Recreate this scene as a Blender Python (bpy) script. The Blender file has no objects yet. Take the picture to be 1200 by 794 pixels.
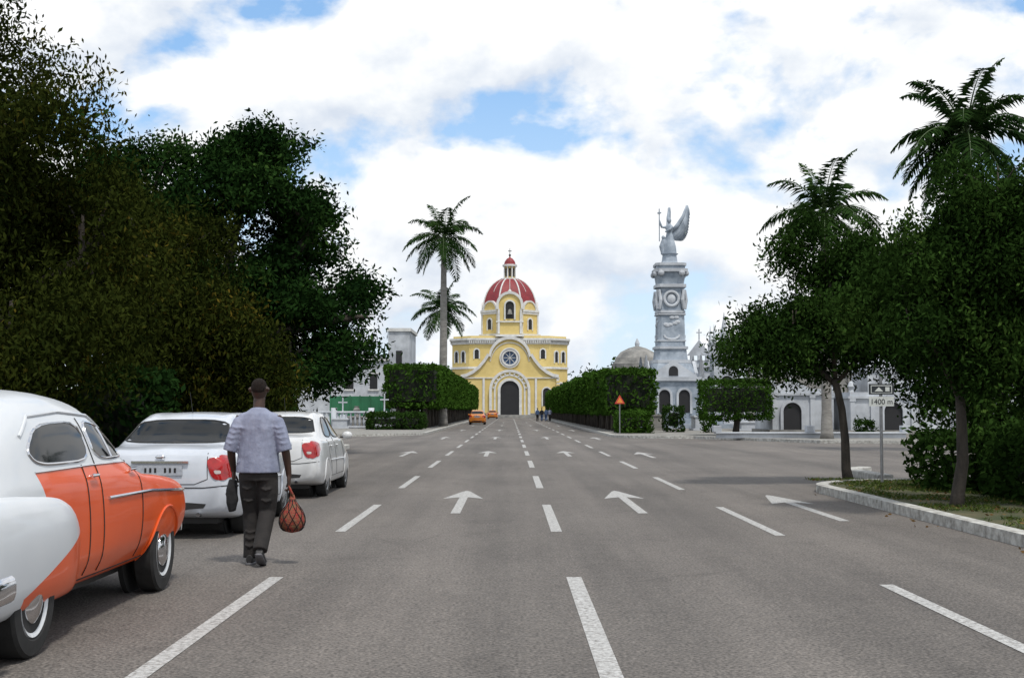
import bpy, bmesh, math, random
import numpy as np
from mathutils import Vector, Matrix, noise
from mathutils.bvhtree import BVHTree
random.seed(7); rng=np.random.default_rng(7)
R=math.radians
scene=bpy.context.scene
scene.view_settings.view_transform='Standard'; scene.view_settings.look='None'; scene.view_settings.exposure=0

# ------------------------------------------------------------ materials
def newmat(name):
    m=bpy.data.materials.new(name); m.use_nodes=True
    nt=m.node_tree; b=nt.nodes['Principled BSDF']; return m,nt,b
def c4(c): return (c[0],c[1],c[2],1)
def nmat(name,c1,c2=None,scale=3.0,rough=.8,bump=0.0,bscale=40,metal=0,coat=0,spec=.5,stretch=(1,1,1)):
    m,nt,b=newmat(name); N=nt.nodes; L=nt.links
    b.inputs['Roughness'].default_value=rough; b.inputs['Metallic'].default_value=metal
    b.inputs['Coat Weight'].default_value=coat; b.inputs['Coat Roughness'].default_value=.05
    b.inputs['Specular IOR Level'].default_value=spec
    if c2 is None: c2=tuple(x*.8 for x in c1)
    tc=N.new('ShaderNodeTexCoord'); mp=N.new('ShaderNodeMapping'); mp.inputs['Scale'].default_value=stretch
    L.new(tc.outputs['Object'],mp.inputs['Vector'])
    n=N.new('ShaderNodeTexNoise'); n.inputs['Scale'].default_value=scale; n.inputs['Detail'].default_value=7; n.inputs['Roughness'].default_value=.62
    L.new(mp.outputs[0],n.inputs['Vector'])
    r=N.new('ShaderNodeValToRGB'); r.color_ramp.elements[0].position=.35; r.color_ramp.elements[1].position=.65
    r.color_ramp.elements[0].color=c4(c2); r.color_ramp.elements[1].color=c4(c1)
    L.new(n.outputs['Fac'],r.inputs['Fac']); L.new(r.outputs[0],b.inputs['Base Color'])
    if bump:
        n2=N.new('ShaderNodeTexNoise'); n2.inputs['Scale'].default_value=bscale; n2.inputs['Detail'].default_value=5
        L.new(tc.outputs['Object'],n2.inputs['Vector'])
        bp=N.new('ShaderNodeBump'); bp.inputs['Strength'].default_value=bump; bp.inputs['Distance'].default_value=.02
        L.new(n2.outputs['Fac'],bp.inputs['Height']); L.new(bp.outputs[0],b.inputs['Normal'])
    return m
def leafmat(name,dark,light,third=None,trans=.14):
    m,nt,b=newmat(name); N=nt.nodes; L=nt.links; N.remove(b)
    a=N.new('ShaderNodeAttribute'); a.attribute_name='tone'
    r=N.new('ShaderNodeValToRGB'); r.color_ramp.elements[0].color=c4(dark); r.color_ramp.elements[1].color=c4(light)
    r.color_ramp.elements[1].position=.8
    if third: e=r.color_ramp.elements.new(1.0); e.color=c4(third)
    L.new(a.outputs['Fac'],r.inputs['Fac'])
    b=N.new('ShaderNodeBsdfDiffuse'); L.new(r.outputs[0],b.inputs['Color'])
    t=N.new('ShaderNodeBsdfTranslucent'); L.new(r.outputs[0],t.inputs['Color'])
    mx=N.new('ShaderNodeMixShader'); mx.inputs[0].default_value=trans
    L.new(b.outputs[0],mx.inputs[1]); L.new(t.outputs[0],mx.inputs[2])
    L.new(mx.outputs[0],N['Material Output'].inputs['Surface'])
    return m

def asphalt_mat():
    m,nt,b=newmat('asphalt'); N=nt.nodes; L=nt.links
    tc=N.new('ShaderNodeTexCoord')
    def noi(scale,stretch,detail=6,rough=.6):
        mp=N.new('ShaderNodeMapping'); mp.inputs['Scale'].default_value=stretch; L.new(tc.outputs['Object'],mp.inputs['Vector'])
        n=N.new('ShaderNodeTexNoise'); n.inputs['Scale'].default_value=scale; n.inputs['Detail'].default_value=detail; n.inputs['Roughness'].default_value=rough
        L.new(mp.outputs[0],n.inputs['Vector']); return n.outputs['Fac']
    def ramp(f,p0,c0,p1,c1):
        r=N.new('ShaderNodeValToRGB'); e=r.color_ramp.elements; e[0].position=p0; e[0].color=c4(c0); e[1].position=p1; e[1].color=c4(c1)
        L.new(f,r.inputs['Fac']); return r.outputs[0]
    def mul(a,bb,fac=1):
        x=N.new('ShaderNodeMixRGB'); x.blend_type='MULTIPLY'; x.inputs[0].default_value=fac; L.new(a,x.inputs[1]); L.new(bb,x.inputs[2]); return x.outputs[0]
    base=ramp(noi(.35,(1,.45,1)),.35,(.108,.100,.095),.68,(.152,.141,.133))
    lanes=ramp(noi(1.0,(.9,.03,1),4),.35,(.76,.76,.76),.65,(1.14,1.13,1.12))
    agg=ramp(noi(42,(1,1,1),2,.6),.33,(.42,.41,.40),.67,(1.6,1.57,1.52))
    agg2=ramp(noi(9,(1,1,1),9,.85),.36,(.72,.72,.72),.64,(1.25,1.24,1.22))
    blot=ramp(noi(1.6,(1,.7,1),8,.7),.30,(.66,.66,.66),.46,(1,1,1))
    c=mul(mul(mul(mul(base,lanes),agg,.9),agg2,.9),blot,.6)
    v=N.new('ShaderNodeTexVoronoi'); v.feature='DISTANCE_TO_EDGE'; v.inputs['Scale'].default_value=.38
    mpx=N.new('ShaderNodeMixRGB'); mpx.inputs[0].default_value=.22
    nn=N.new('ShaderNodeTexNoise'); nn.inputs['Scale'].default_value=1.3; nn.inputs['Detail'].default_value=6
    L.new(tc.outputs['Object'],nn.inputs['Vector']); L.new(tc.outputs['Object'],mpx.inputs[1]); L.new(nn.outputs['Color'],mpx.inputs[2])
    L.new(mpx.outputs[0],v.inputs['Vector'])
    cr=ramp(v.outputs['Distance'],.0,(.68,.68,.68),.004,(1,1,1))
    msk=ramp(noi(.12,(1,1,1),3),.54,(0,0,0),.60,(1,1,1))
    x=N.new('ShaderNodeMixRGB'); x.blend_type='MULTIPLY'; L.new(msk,x.inputs[0]); L.new(c,x.inputs[1]); L.new(cr,x.inputs[2])
    L.new(x.outputs[0],b.inputs['Base Color'])
    b.inputs['Roughness'].default_value=.8; b.inputs['Specular IOR Level'].default_value=.35
    bp=N.new('ShaderNodeBump'); bp.inputs['Strength'].default_value=.6; bp.inputs['Distance'].default_value=.012
    L.new(noi(60,(1,1,1),2,.7),bp.inputs['Height']); L.new(bp.outputs[0],b.inputs['Normal'])
    return m
def linemat():
    m,nt,b=newmat('road_paint'); N=nt.nodes; L=nt.links
    tc=N.new('ShaderNodeTexCoord')
    n=N.new('ShaderNodeTexNoise'); n.inputs['Scale'].default_value=24; n.inputs['Detail'].default_value=9; n.inputs['Roughness'].default_value=.78
    L.new(tc.outputs['Object'],n.inputs['Vector'])
    r=N.new('ShaderNodeValToRGB'); e=r.color_ramp.elements; e[0].position=.38; e[0].color=(.15,.14,.13,1); e[1].position=.57; e[1].color=(.47,.47,.46,1)
    L.new(n.outputs['Fac'],r.inputs['Fac']); L.new(r.outputs[0],b.inputs['Base Color']); b.inputs['Roughness'].default_value=.7
    return m
M={}
M['asphalt']=asphalt_mat(); M['paint']=linemat()
M['ground']=nmat('ground_earth',(.09,.085,.04),(.045,.055,.02),.4,.95,.5,20)
M['verge']=nmat('grass_and_dirt',(.10,.085,.042),(.035,.048,.016),1.6,.95,.6,25)
M['pave']=nmat('pavement_concrete',(.26,.25,.23),(.16,.155,.14),.8,.9,.3,30)
M['kerb']=nmat('kerb_whitewash',(.54,.54,.51),(.22,.21,.19),7,.85,.4,30)
M['yellow']=nmat('yellow_stucco',(.66,.52,.21),(.56,.43,.16),.5,.9,.2,8)
M['white']=nmat('white_trim',(.66,.66,.64),(.50,.50,.49),1.5,.8,.2,10)
M['whitewall']=nmat('whitewash_wall',(.54,.57,.61),(.33,.35,.38),.7,.85,.25,10)
M['marble']=nmat('grey_marble',(.36,.41,.47),(.19,.23,.28),1.4,.7,.35,12)
M['stone']=nmat('weathered_stone',(.30,.29,.27),(.14,.14,.135),1.0,.85,.4,10)
M['redtile']=nmat('red_dome_tile',(.24,.020,.026),(.16,.014,.018),1.2,.6,.3,8)
M['dark']=nmat('dark_opening',(.012,.012,.014),(.008,.008,.01),1,.6)
M['bluewin']=nmat('blue_window',(.03,.07,.14),(.02,.04,.09),2,.25)
M['greenwall']=nmat('green_fence_paint',(.02,.16,.07),(.015,.11,.05),1,.7)
M['bark']=nmat('bark',(.075,.062,.05),(.028,.024,.02),6,.95,.8,25,stretch=(1,1,.25))
M['palmbark']=nmat('palm_bark',(.27,.26,.24),(.16,.15,.14),2,.9,.4,12,stretch=(1,1,3))
M['crownshaft']=nmat('palm_crownshaft',(.07,.12,.04),(.05,.085,.025),2,.5)
M['metal']=nmat('galvanised_metal',(.30,.31,.32),(.22,.22,.23),6,.45,metal=.7)
M['chrome']=nmat('chrome',(.72,.72,.74),(.6,.6,.62),9,.12,metal=1)
M['rubber']=nmat('tyre_rubber',(.022,.022,.022),(.012,.012,.012),12,.85)
M['glass']=nmat('car_glass',(.010,.012,.014),(.006,.008,.010),3,.05,coat=0,spec=.2)
M['blackplastic']=nmat('black_plastic',(.015,.015,.015),(.01,.01,.01),9,.6)
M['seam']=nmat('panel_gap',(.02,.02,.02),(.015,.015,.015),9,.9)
M['carwhite']=nmat('white_car_paint',(.62,.63,.64),(.54,.545,.545),2.5,.28,coat=.6)
M['carwhite2']=nmat('silver_white_car_paint',(.53,.56,.61),(.45,.48,.53),2.5,.28,coat=.6)
M['oldwhite']=nmat('old_white_car_paint',(.62,.64,.66),(.53,.55,.57),2.2,.33,coat=.45)
M['orange']=nmat('orange_car_paint',(.76,.10,.009),(.62,.07,.006),2.2,.38,coat=.2,spec=.3)
M['taxi']=nmat('orange_taxi_paint',(.66,.22,.02),(.56,.17,.02),2,.35,coat=.4)
M['redlamp']=nmat('red_tail_lamp',(.40,.008,.008),(.25,.006,.006),12,.15,coat=.6)
M['clearlamp']=nmat('clear_lamp',(.55,.5,.48),(.45,.4,.38),12,.15,coat=.6)
M['plate']=nmat('number_plate',(.42,.44,.48),(.30,.32,.36),30,.5)
M['signdark']=nmat('sign_face_dark',(.03,.035,.04),(.02,.025,.03),9,.5)
M['signwhite']=nmat('sign_face_white',(.62,.64,.62),(.5,.52,.5),9,.5)
M['signred']=nmat('sign_red',(.55,.05,.03),(.45,.04,.03),9,.5)
M['signor']=nmat('sign_orange',(.75,.28,.05),(.65,.22,.04),9,.5)
M['skin']=nmat('dark_skin',(.055,.028,.018),(.035,.018,.012),8,.5)
M['hair']=nmat('black_hair',(.012,.010,.009),(.022,.016,.013),60,.95,.8,150,spec=.2)
M['shirt']=nmat('grey_blue_shirt',(.26,.285,.38),(.18,.20,.28),7,.9,1.0,9,stretch=(1.5,1.5,.6))
M['trouser']=nmat('dark_trousers',(.022,.019,.018),(.012,.011,.011),7,.9,.9,9)
M['shoe']=nmat('dark_shoe',(.03,.03,.032),(.02,.02,.02),9,.6)
M['sole']=nmat('shoe_sole',(.13,.13,.14),(.08,.08,.09),9,.8)
M['blackcloth']=nmat('black_cloth',(.012,.012,.014),(.007,.007,.008),9,.95,.6,14)
M['bagred']=nmat('woven_bag',(.28,.020,.018),(.14,.09,.04),26,.8,.6,60)
M['bluecloth']=nmat('blue_cloth',(.06,.10,.20),(.04,.07,.14),9,.9)
LF={}
LF['ficus']=leafmat('ficus_leaves',(.006,.016,.004),(.028,.060,.012),(.072,.125,.026))
LF['hedge']=leafmat('hedge_leaves',(.012,.034,.006),(.045,.098,.014),(.085,.16,.024))
LF['pine']=leafmat('dark_pine_leaves',(.003,.011,.004),(.018,.044,.010),(.050,.095,.020),.10)
LF['rust']=leafmat('rusty_leaves',(.005,.011,.003),(.030,.038,.007),(.105,.076,.012),.12)
LF['palm']=leafmat('palm_leaves',(.010,.028,.008),(.028,.060,.016),(.05,.085,.025))
LF['grass']=leafmat('grass_blades',(.025,.045,.010),(.075,.11,.026),(.16,.13,.05))

# ------------------------------------------------------------ mesh builder
def empty(name,loc=(0,0,0),rz=0,s=1):
    o=bpy.data.objects.new(name,None); o.location=loc; o.rotation_euler=(0,0,rz); o.scale=(s,s,s); scene.collection.objects.link(o); return o
class MB:
    def __init__(s): s.v=[];s.f=[];s.m=[]
    def add(s,V,F,m=0,T=None):
        o=len(s.v)
        if T is not None: V=[T@Vector(p) for p in V]
        s.v+=[tuple(p) for p in V]; s.f+=[tuple(i+o for i in f) for f in F]; s.m+=[m]*len(F)
    def box(s,x0,x1,y0,y1,z0,z1,m=0,T=None):
        V=[(x0,y0,z0),(x1,y0,z0),(x1,y1,z0),(x0,y1,z0),(x0,y0,z1),(x1,y0,z1),(x1,y1,z1),(x0,y1,z1)]
        s.add(V,[(0,3,2,1),(4,5,6,7),(0,1,5,4),(1,2,6,5),(2,3,7,6),(3,0,4,7)],m,T)
    def prism(s,pts,z0,z1,m=0,top=1.0,c=(0,0)):
        n=len(pts); V=[(x,y,z0) for x,y in pts]+[(c[0]+(x-c[0])*top,c[1]+(y-c[1])*top,z1) for x,y in pts]
        s.add(V,[tuple(range(n))[::-1],tuple(range(n,2*n))]+[(i,(i+1)%n,n+(i+1)%n,n+i) for i in range(n)],m)
    def extr(s,pts,y0,y1,m=0,T=None):
        n=len(pts); V=[(x,y0,z) for x,z in pts]+[(x,y1,z) for x,z in pts]
        s.add(V,[tuple(range(n)),tuple(range(n,2*n))[::-1]]+[(i,n+i,n+(i+1)%n,(i+1)%n) for i in range(n)],m,T)
    def band(s,outer,inner,y0,y1,m=0,closed=False,T=None):
        n=len(outer); k=n if closed else n-1
        V=[(x,y0,z) for x,z in outer]+[(x,y0,z) for x,z in inner]+[(x,y1,z) for x,z in outer]+[(x,y1,z) for x,z in inner]
        F=[]
        for i in range(k):
            j=(i+1)%n
            F+=[(i,j,n+j,n+i),(2*n+i,3*n+i,3*n+j,2*n+j),(i,2*n+i,2*n+j,j),(n+i,n+j,3*n+j,3*n+i)]
        if not closed: F+=[(0,n,3*n,2*n),(n-1,3*n-1,4*n-1,2*n-1)]
        s.add(V,F,m,T)
    def lathe(s,prof,cx=0,cy=0,seg=24,m=0,rot=0,T=None,sx=1,sy=1):
        V=[];F=[];k=len(prof)
        for r,z in prof:
            for i in range(seg):
                a=rot+2*math.pi*i/seg; V.append((cx+r*math.cos(a)*sx,cy+r*math.sin(a)*sy,z))
        for j in range(k-1):
            for i in range(seg):
                i2=(i+1)%seg; F.append((j*seg+i,j*seg+i2,(j+1)*seg+i2,(j+1)*seg+i))
        F+=[tuple(range(seg))[::-1],tuple((k-1)*seg+i for i in range(seg))]
        s.add(V,F,m,T)
    def tube(s,path,rad,seg=8,m=0,closed=False,ref=None):
        P=[Vector(p) for p in path]; n=len(P)
        if not isinstance(rad,(list,tuple)): rad=[rad]*n
        V=[];F=[]
        ref=Vector(ref) if ref else None; side=None
        for i,p in enumerate(P):
            if closed: t=P[(i+1)%n]-P[i-1]
            else: t=P[min(i+1,n-1)]-P[max(i-1,0)]
            if t.length<1e-9: t=Vector((0,0,1))
            t.normalize()
            if ref: sd=ref-t*ref.dot(t)
            elif side is None:
                a=Vector((1,0,0)) if abs(t.x)<.8 else Vector((0,1,0)); sd=a-t*a.dot(t)
            else: sd=side-t*side.dot(t)
            if sd.length<1e-6: sd=t.orthogonal()
            sd.normalize(); side=sd; up=t.cross(sd)
            r=rad[i]; ra,rb=(r if isinstance(r,(list,tuple)) else (r,r))
            for k in range(seg):
                a=2*math.pi*k/seg; V.append(p+sd*(ra*math.cos(a))+up*(rb*math.sin(a)))
        nn=n if closed else n-1
        for i in range(nn):
            j=(i+1)%n
            for k in range(seg):
                k2=(k+1)%seg; F.append((i*seg+k,i*seg+k2,j*seg+k2,j*seg+k))
        if not closed: F+=[tuple(range(seg))[::-1],tuple((n-1)*seg+k for k in range(seg))]
        s.add(V,F,m)
    def ell(s,c,r,m=0,seg=16,rings=10,T=None):
        V=[];F=[]
        for j in range(rings+1):
            th=math.pi*j/rings
            for i in range(seg):
                a=2*math.pi*i/seg; q=max(math.sin(th),1e-3)
                V.append((c[0]+r[0]*q*math.cos(a),c[1]+r[1]*q*math.sin(a),c[2]-r[2]*math.cos(th)))
        for j in range(rings):
            for i in range(seg):
                i2=(i+1)%seg; F.append((j*seg+i,j*seg+i2,(j+1)*seg+i2,(j+1)*seg+i))
        F+=[tuple(range(seg))[::-1],tuple(rings*seg+i for i in range(seg))]
        s.add(V,F,m,T)
    def obj(s,name,mats,parent=None,smooth=False,bevel=0,recalc=True):
        me=bpy.data.meshes.new(name); me.from_pydata(s.v,[],s.f)
        for mm in mats: me.materials.append(M[mm] if isinstance(mm,str) else mm)
        me.polygons.foreach_set('material_index',s.m)
        if recalc:
            bm=bmesh.new(); bm.from_mesh(me); bmesh.ops.recalc_face_normals(bm,faces=bm.faces); bm.to_mesh(me); bm.free()
        if smooth: me.polygons.foreach_set('use_smooth',[True]*len(me.polygons))
        o=bpy.data.objects.new(name,me); scene.collection.objects.link(o)
        if parent: o.parent=parent
        if smooth=='auto':
            try: me.set_sharp_from_angle(angle=R(40))
            except Exception: pass
        if bevel:
            b=o.modifiers.new('bev','BEVEL'); b.width=bevel; b.segments=2; b.limit_method='ANGLE'
        return o
def arch(cx,z0,hw,zs,n=14,close=True):
    pts=[(cx-hw,z0)]+[(cx-hw*math.cos(math.pi*i/n),zs+hw*math.sin(math.pi*i/n)) for i in range(n+1)]+[(cx+hw,z0)]
    return pts
def arch_open(mb,cx,z0,hw,zs,y,trim,mt,md,depth=.12):
    """dark opening with a raised surround"""
    mb.extr(arch(cx,z0,hw,zs),y-.01,y+.05,md)
    mb.band(arch(cx,z0,hw+trim,zs),arch(cx,z0,hw+.002,zs),y-depth,y+.04,mt)

# ------------------------------------------------------------ foliage
def leafmesh(name,C,size,mat,parent,tone,w=.45,droop=0.0,flat=0.0):
    n=len(C); A=rng.normal(size=(n,3)); A[:,2]*=(1-flat); A[:,2]-=droop*1.5; A/=np.linalg.norm(A,axis=1)[:,None]
    B=rng.normal(size=(n,3)); B-=A*(A*B).sum(1)[:,None]; B/=np.linalg.norm(B,axis=1)[:,None]
    S=(size*rng.uniform(.6,1.4,n))[:,None]
    V=np.stack([C-A*S,C+B*S*w-A*S*.1,C+A*S,C-B*S*w-A*S*.1],1).reshape(-1,3).astype(np.float32)
    me=bpy.data.meshes.new(name); me.vertices.add(4*n); me.vertices.foreach_set('co',V.ravel())
    me.loops.add(4*n); me.loops.foreach_set('vertex_index',np.arange(4*n,dtype=np.int32))
    me.polygons.add(n); me.polygons.foreach_set('loop_start',np.arange(0,4*n,4,dtype=np.int32))
    try: me.polygons.foreach_set('loop_total',np.full(n,4,dtype=np.int32))
    except Exception: pass
    at=me.attributes.new('tone','FLOAT','FACE'); at.data.foreach_set('value',np.clip(tone,0,1).astype(np.float32))
    me.materials.append(mat); me.update(calc_edges=True)
    o=bpy.data.objects.new(name,me); scene.collection.objects.link(o); o.parent=parent
    return o
def clumps(ells,n,gapf=.5,gap=-.12,seed=0,shell=.45):
    vol=np.array([e[1][0]*e[1][1]*e[1][2] for e in ells])**.75; vol/=vol.sum(); out=[]
    while len(out)<n:
        e=ells[rng.choice(len(ells),p=vol)]; d=rng.normal(size=3); d/=np.linalg.norm(d); r=rng.random()**shell
        p=np.array(e[0])+d*r*np.array(e[1])
        if noise.noise(Vector(p)*gapf+Vector((seed*3.1,0,0)))<gap: continue
        out.append(p)
    return np.array(out)
def tufts(ells,nsub,n,f=.27,seed=0,gap=-.3,gapf=.5):
    """two-level crown: foliage masses carried on branch ends, leaf clumps inside each mass"""
    S=clumps(ells,nsub,gapf=gapf,gap=gap,seed=seed,shell=.33)
    mr=np.mean([np.mean(e[1]) for e in ells]); rs=mr*f*rng.uniform(.55,1.45,nsub)
    wt=rs**2.2; wt/=wt.sum(); idx=rng.choice(nsub,size=n,p=wt)
    d=rng.normal(size=(n,3)); d/=np.linalg.norm(d,axis=1)[:,None]; r=rng.random(n)**.5
    return S[idx]+d*(r*rs[idx])[:,None]*np.array([1.1,1.1,.72]), idx, S
def make_tree(name,base,trunk_r,fork,ells,n_cl,per,cr,size,mat,droop=0,seed=0,bark='bark',nbranch=26,gap=-.3,lean=(0,0),gapf=.5,flat=0,w=.42,zs=.7,f=.27,nsub=None):
    root=empty(name,(base[0],base[1],base[2]))
    b=np.array(base)
    E=[((e[0]-b[0],e[1]-b[1],e[2]-b[2]),r) for e,r in ells]
    nsub=nsub or max(20,n_cl//10)
    C,idx,S=tufts(E,nsub,n_cl,f,seed,gap,gapf)
    mb=MB(); top=Vector((lean[0],lean[1],fork))
    pts=[Vector((0,0,-.1))]+[Vector((lean[0]*t+.05*math.sin(5*t+seed),lean[1]*t+.05*math.cos(4*t+seed)-.05,fork*t)) for t in (.1,.4,.7,1)]
    mb.tube(pts,[trunk_r*1.5,trunk_r*1.15,trunk_r,trunk_r*.9,trunk_r*.8],12)
    mains=[]
    for e,r in E:
        c=Vector(e); mid=top.lerp(c,.5)+Vector((random.uniform(-.3,.3),random.uniform(-.3,.3),random.uniform(0,.3)))
        mb.tube([top-Vector((0,0,.1)),mid,c,c+Vector((0,0,r[2]*.5))],[trunk_r*.6,trunk_r*.45,trunk_r*.28,trunk_r*.1],8); mains.append((mid,c))
    for i in range(min(nsub,nbranch)):
        q=Vector(S[i]); a=min((m[k] for m in mains for k in (0,1)),key=lambda p:(p-q).length)
        mid=a.lerp(q,.5)+Vector((random.uniform(-.2,.2),random.uniform(-.2,.2),random.uniform(-.1,.25)))
        mb.tube([a,mid,q],[trunk_r*.25,trunk_r*.16,trunk_r*.07],6)
    mb.obj('trunk_and_limbs',[bark],root,True)
    n=n_cl*per
    K=np.repeat(np.arange(n_cl),per); L=C[K]+rng.normal(size=(n,3))*np.array([cr,cr,cr*zs])
    if droop: L[:,2]-=np.abs(rng.normal(size=n))*droop*.4
    st=rng.random(nsub); tone=st[idx][K]*.45+rng.random(n_cl)[K]*.25+rng.random(n)*.35
    ok=L[:,2]>.15; L=L[ok]; tone=tone[ok]
    leafmesh('crown',L,size,mat,root,tone,w=w,droop=droop,flat=flat)
    return root
def box_foliage(x0,x1,y0,y1,z0,z1,n,jit=.10,round_=.25):
    A=[(y1-y0)*(z1-z0)]*2+[(x1-x0)*(z1-z0)]*2+[(x1-x0)*(y1-y0),(x1-x0)*(y1-y0)*.6]
    A=np.array(A);A/=A.sum(); f=rng.choice(6,size=n,p=A); u=rng.random((n,3)); 
    u[f==0,0]=0;u[f==1,0]=1;u[f==2,1]=0;u[f==3,1]=1;u[f==4,2]=1;u[f==5,2]=0
    P=u*np.array([x1-x0,y1-y0,z1-z0])+np.array([x0,y0,z0])
    c=np.array([(x0+x1)/2,(y0+y1)/2,(z0+z1)/2]); h=np.array([(x1-x0)/2,(y1-y0)/2,(z1-z0)/2])
    q=P-c; inner=h-round_; k=np.clip(q,-inner,inner); d=q-k; l=np.linalg.norm(d,axis=1)[:,None]; d=np.where(l>1e-6,d/np.maximum(l,1e-6)*np.minimum(l,round_),d)
    P=c+k+d
    off=np.array([noise.noise(Vector(p)*.9)*.22+noise.noise(Vector(p)*3)*.08 for p in P])
    nrm=q/h; nrm/=np.linalg.norm(nrm,axis=1)[:,None]
    return P+nrm*(off+rng.normal(size=n)*jit-jit*.7)[:,None]
def hedge_tree(name,blocks,base,mat,n_per_m2,size,trunks,core=True):
    root=empty(name,base); b=np.array(base); L=[]; mb=MB()
    for (x0,x1,y0,y1,z0,z1) in blocks:
        area=2*((x1-x0)*(z1-z0)+(y1-y0)*(z1-z0)+(x1-x0)*(y1-y0)); L.append(box_foliage(x0-b[0],x1-b[0],y0-b[1],y1-b[1],z0-b[2],z1-b[2],int(area*n_per_m2)))
        if core: mb.box(x0-b[0]+.38,x1-b[0]-.38,y0-b[1]+.38,y1-b[1]-.38,z0-b[2]+.4,z1-b[2]-.38,0)  # solid dark box added inside the leaves to keep the hedge opaque
    if core: mb.obj('inner_dark_box',[LFcore],root)
    L=np.concatenate(L); tone=np.array([.5+.5*noise.noise(Vector(p)*1.3) for p in L])*.6+rng.random(len(L))*.4
    leafmesh('foliage',L,size,mat,root,tone)
    if trunks:
        t=MB()
        for (x,y,h,r) in trunks:
            x-=b[0];y-=b[1]; w=random.uniform(-.12,.12)
            t.tube([(x,y,-.1),(x+w,y+w,h*.5),(x,y,h)],[r*1.3,r,r*.85],8)
            for k in range(4):
                a=random.random()*6.28; t.tube([(x,y,h*.85),(x+.5*math.cos(a),y+.5*math.sin(a),h+.6)],[r*.5,r*.25],6)
        t.obj('trunks',['bark'],root,True)
    return root
LFcore=nmat('hedge_dark_core',(.007,.012,.004),(.004,.007,.003),3,.95)  # near-black colour of the added filler boxes inside hedges

def palm(name,x,y,z0,h,tr,fl,nf=20,seed=0,lean=0.0):
    random.seed(seed); root=empty(name,(x,y,z0)); mb=MB()
    hs=[0,.03,.15,.45,.75,.93,1]; rs=[1.5,1.25,1.0,1.12,.95,.8,.7]
    mb.tube([(lean*t*t,0,h*t) for t in hs],[tr*r for r in rs],14)
    mb.obj('trunk',['palmbark'],root,True)
    top=Vector((lean,0,h)); m2=MB(); m2.tube([top,top+Vector((0,0,.5)),top+Vector((0,0,1.15)),top+Vector((0,0,1.5))],[tr*.75,tr*.8,tr*.5,tr*.2],12); m2.obj('crownshaft',['crownshaft'],root,True)
    top=top+Vector((0,0,1.25)); ra=MB(); V=[];tone=[]
    for i in range(nf):
        az=i*2.399+random.uniform(-.2,.2); t0=i/nf; el=R(78-110*t0+random.uniform(-8,8)); L=fl*random.uniform(.85,1.08)
        d=Vector((math.cos(az)*math.cos(el),math.sin(az)*math.cos(el),math.sin(el))); p=top.copy(); path=[p.copy()]; n=16; T=[d.copy()]
        for k in range(n):
            d=(d+Vector((0,0,-.075-.07*(k/n)*(1.3-.3*t0)))).normalized(); p=p+d*(L/n); path.append(p.copy()); T.append(d.copy())
        ra.tube(path,[.045*(1-k/(n+1.5)) for k in range(n+1)],5)
        tn=random.random()
        for k in range(2,n+1):
          for sub in (0,.25,.5,.75):
            if k==n and sub>0: continue
            q=path[k].lerp(path[min(k+1,n)],sub); t=T[k]; side=t.cross(Vector((0,0,1)))
            if side.length<.1: side=Vector((-math.sin(az),math.cos(az),0))
            side.normalize(); f=(k+sub)/n; ll=fl*.27*math.sin(math.pi*min(.98,(.12+.86*f)))**.6*(1.05-.35*f)
            for sg in (-1,1):
                dd=(side*sg+t*random.uniform(.35,.7)+Vector((0,0,random.uniform(-.75,.15)))).normalized()
                e=q+dd*ll*random.uniform(.8,1.1)+Vector((0,0,-.18*ll)); m=q.lerp(e,.45)+Vector((0,0,.07*ll)); wv=t*.05
                V+=[q,m-wv,e,m+wv]; tone.append(.6*tn+.4*random.random())
    ra.obj('frond_ribs',['crownshaft'],root,True)
    n=len(tone); me=bpy.data.meshes.new('fronds'); me.from_pydata([tuple(v) for v in V],[],[(4*i,4*i+1,4*i+2,4*i+3) for i in range(n)])
    at=me.attributes.new('tone','FLOAT','FACE'); at.data.foreach_set('value',tone); me.materials.append(LF['palm'])
    o=bpy.data.objects.new('fronds',me); scene.collection.objects.link(o); o.parent=root
    return root

# ------------------------------------------------------------ ground, road
def poly_sheet(name,pts,z,mat):
    me=bpy.data.meshes.new(name); me.from_pydata([(x,y,z) for x,y in pts],[],[tuple(range(len(pts)))]); me.materials.append(M[mat])
    o=bpy.data.objects.new(name,me); scene.collection.objects.link(o); return o
poly_sheet('ground',[(-2500,-500),(2500,-500),(2500,4000),(-2500,4000)],-.012,'ground')
poly_sheet('road',[(-90,-40),(90,-40),(90,262),(-90,262)],0,'asphalt')
def arc(cx,cy,r,a0,a1,n=10): return [(cx+r*math.cos(R(a0+(a1-a0)*i/n)),cy+r*math.sin(R(a0+(a1-a0)*i/n))) for i in range(n+1)]
def block(name,pts,mat,kname='kerb'):
    mb=MB(); mb.prism(pts,-.05,.115,0); mb.obj(name,[mat])
def kerbline(pts,w=.2,h=.14,inside=1):
    mb=MB(); n=len(pts); A=[];B=[]
    for i in range(n):
        p=Vector(pts[i]); t=(Vector(pts[min(i+1,n-1)])-Vector(pts[max(i-1,0)])).normalized(); nr=Vector((-t.y,t.x))*inside
        A.append(p-nr*.02); B.append(p+nr*w)
    V=[(a.x,a.y,-.02) for a in A]+[(a.x,a.y,h) for a in A]+[(b.x,b.y,h) for b in B]+[(b.x,b.y,-.02) for b in B]; F=[]
    for i in range(n-1):
        for k in range(4): k2=(k+1)%4; F.append((k*n+i,k*n+i+1,k2*n+i+1,k2*n+i))
    F+=[(0,n,2*n,3*n),(n-1,2*n-1,3*n-1,4*n-1)]
    mb.add(V,F,0); mb.obj('kerb',['kerb'],None,False,.025)
ptsR=[(5.66,-40),(5.66,5),(5.6,23.2)]+arc(8.0,23.2,2.4,180,90,10)+[(88,26)]
block('grass_verge',ptsR+[(88,-40)],'verge'); kerbline(ptsR,inside=-1)
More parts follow.
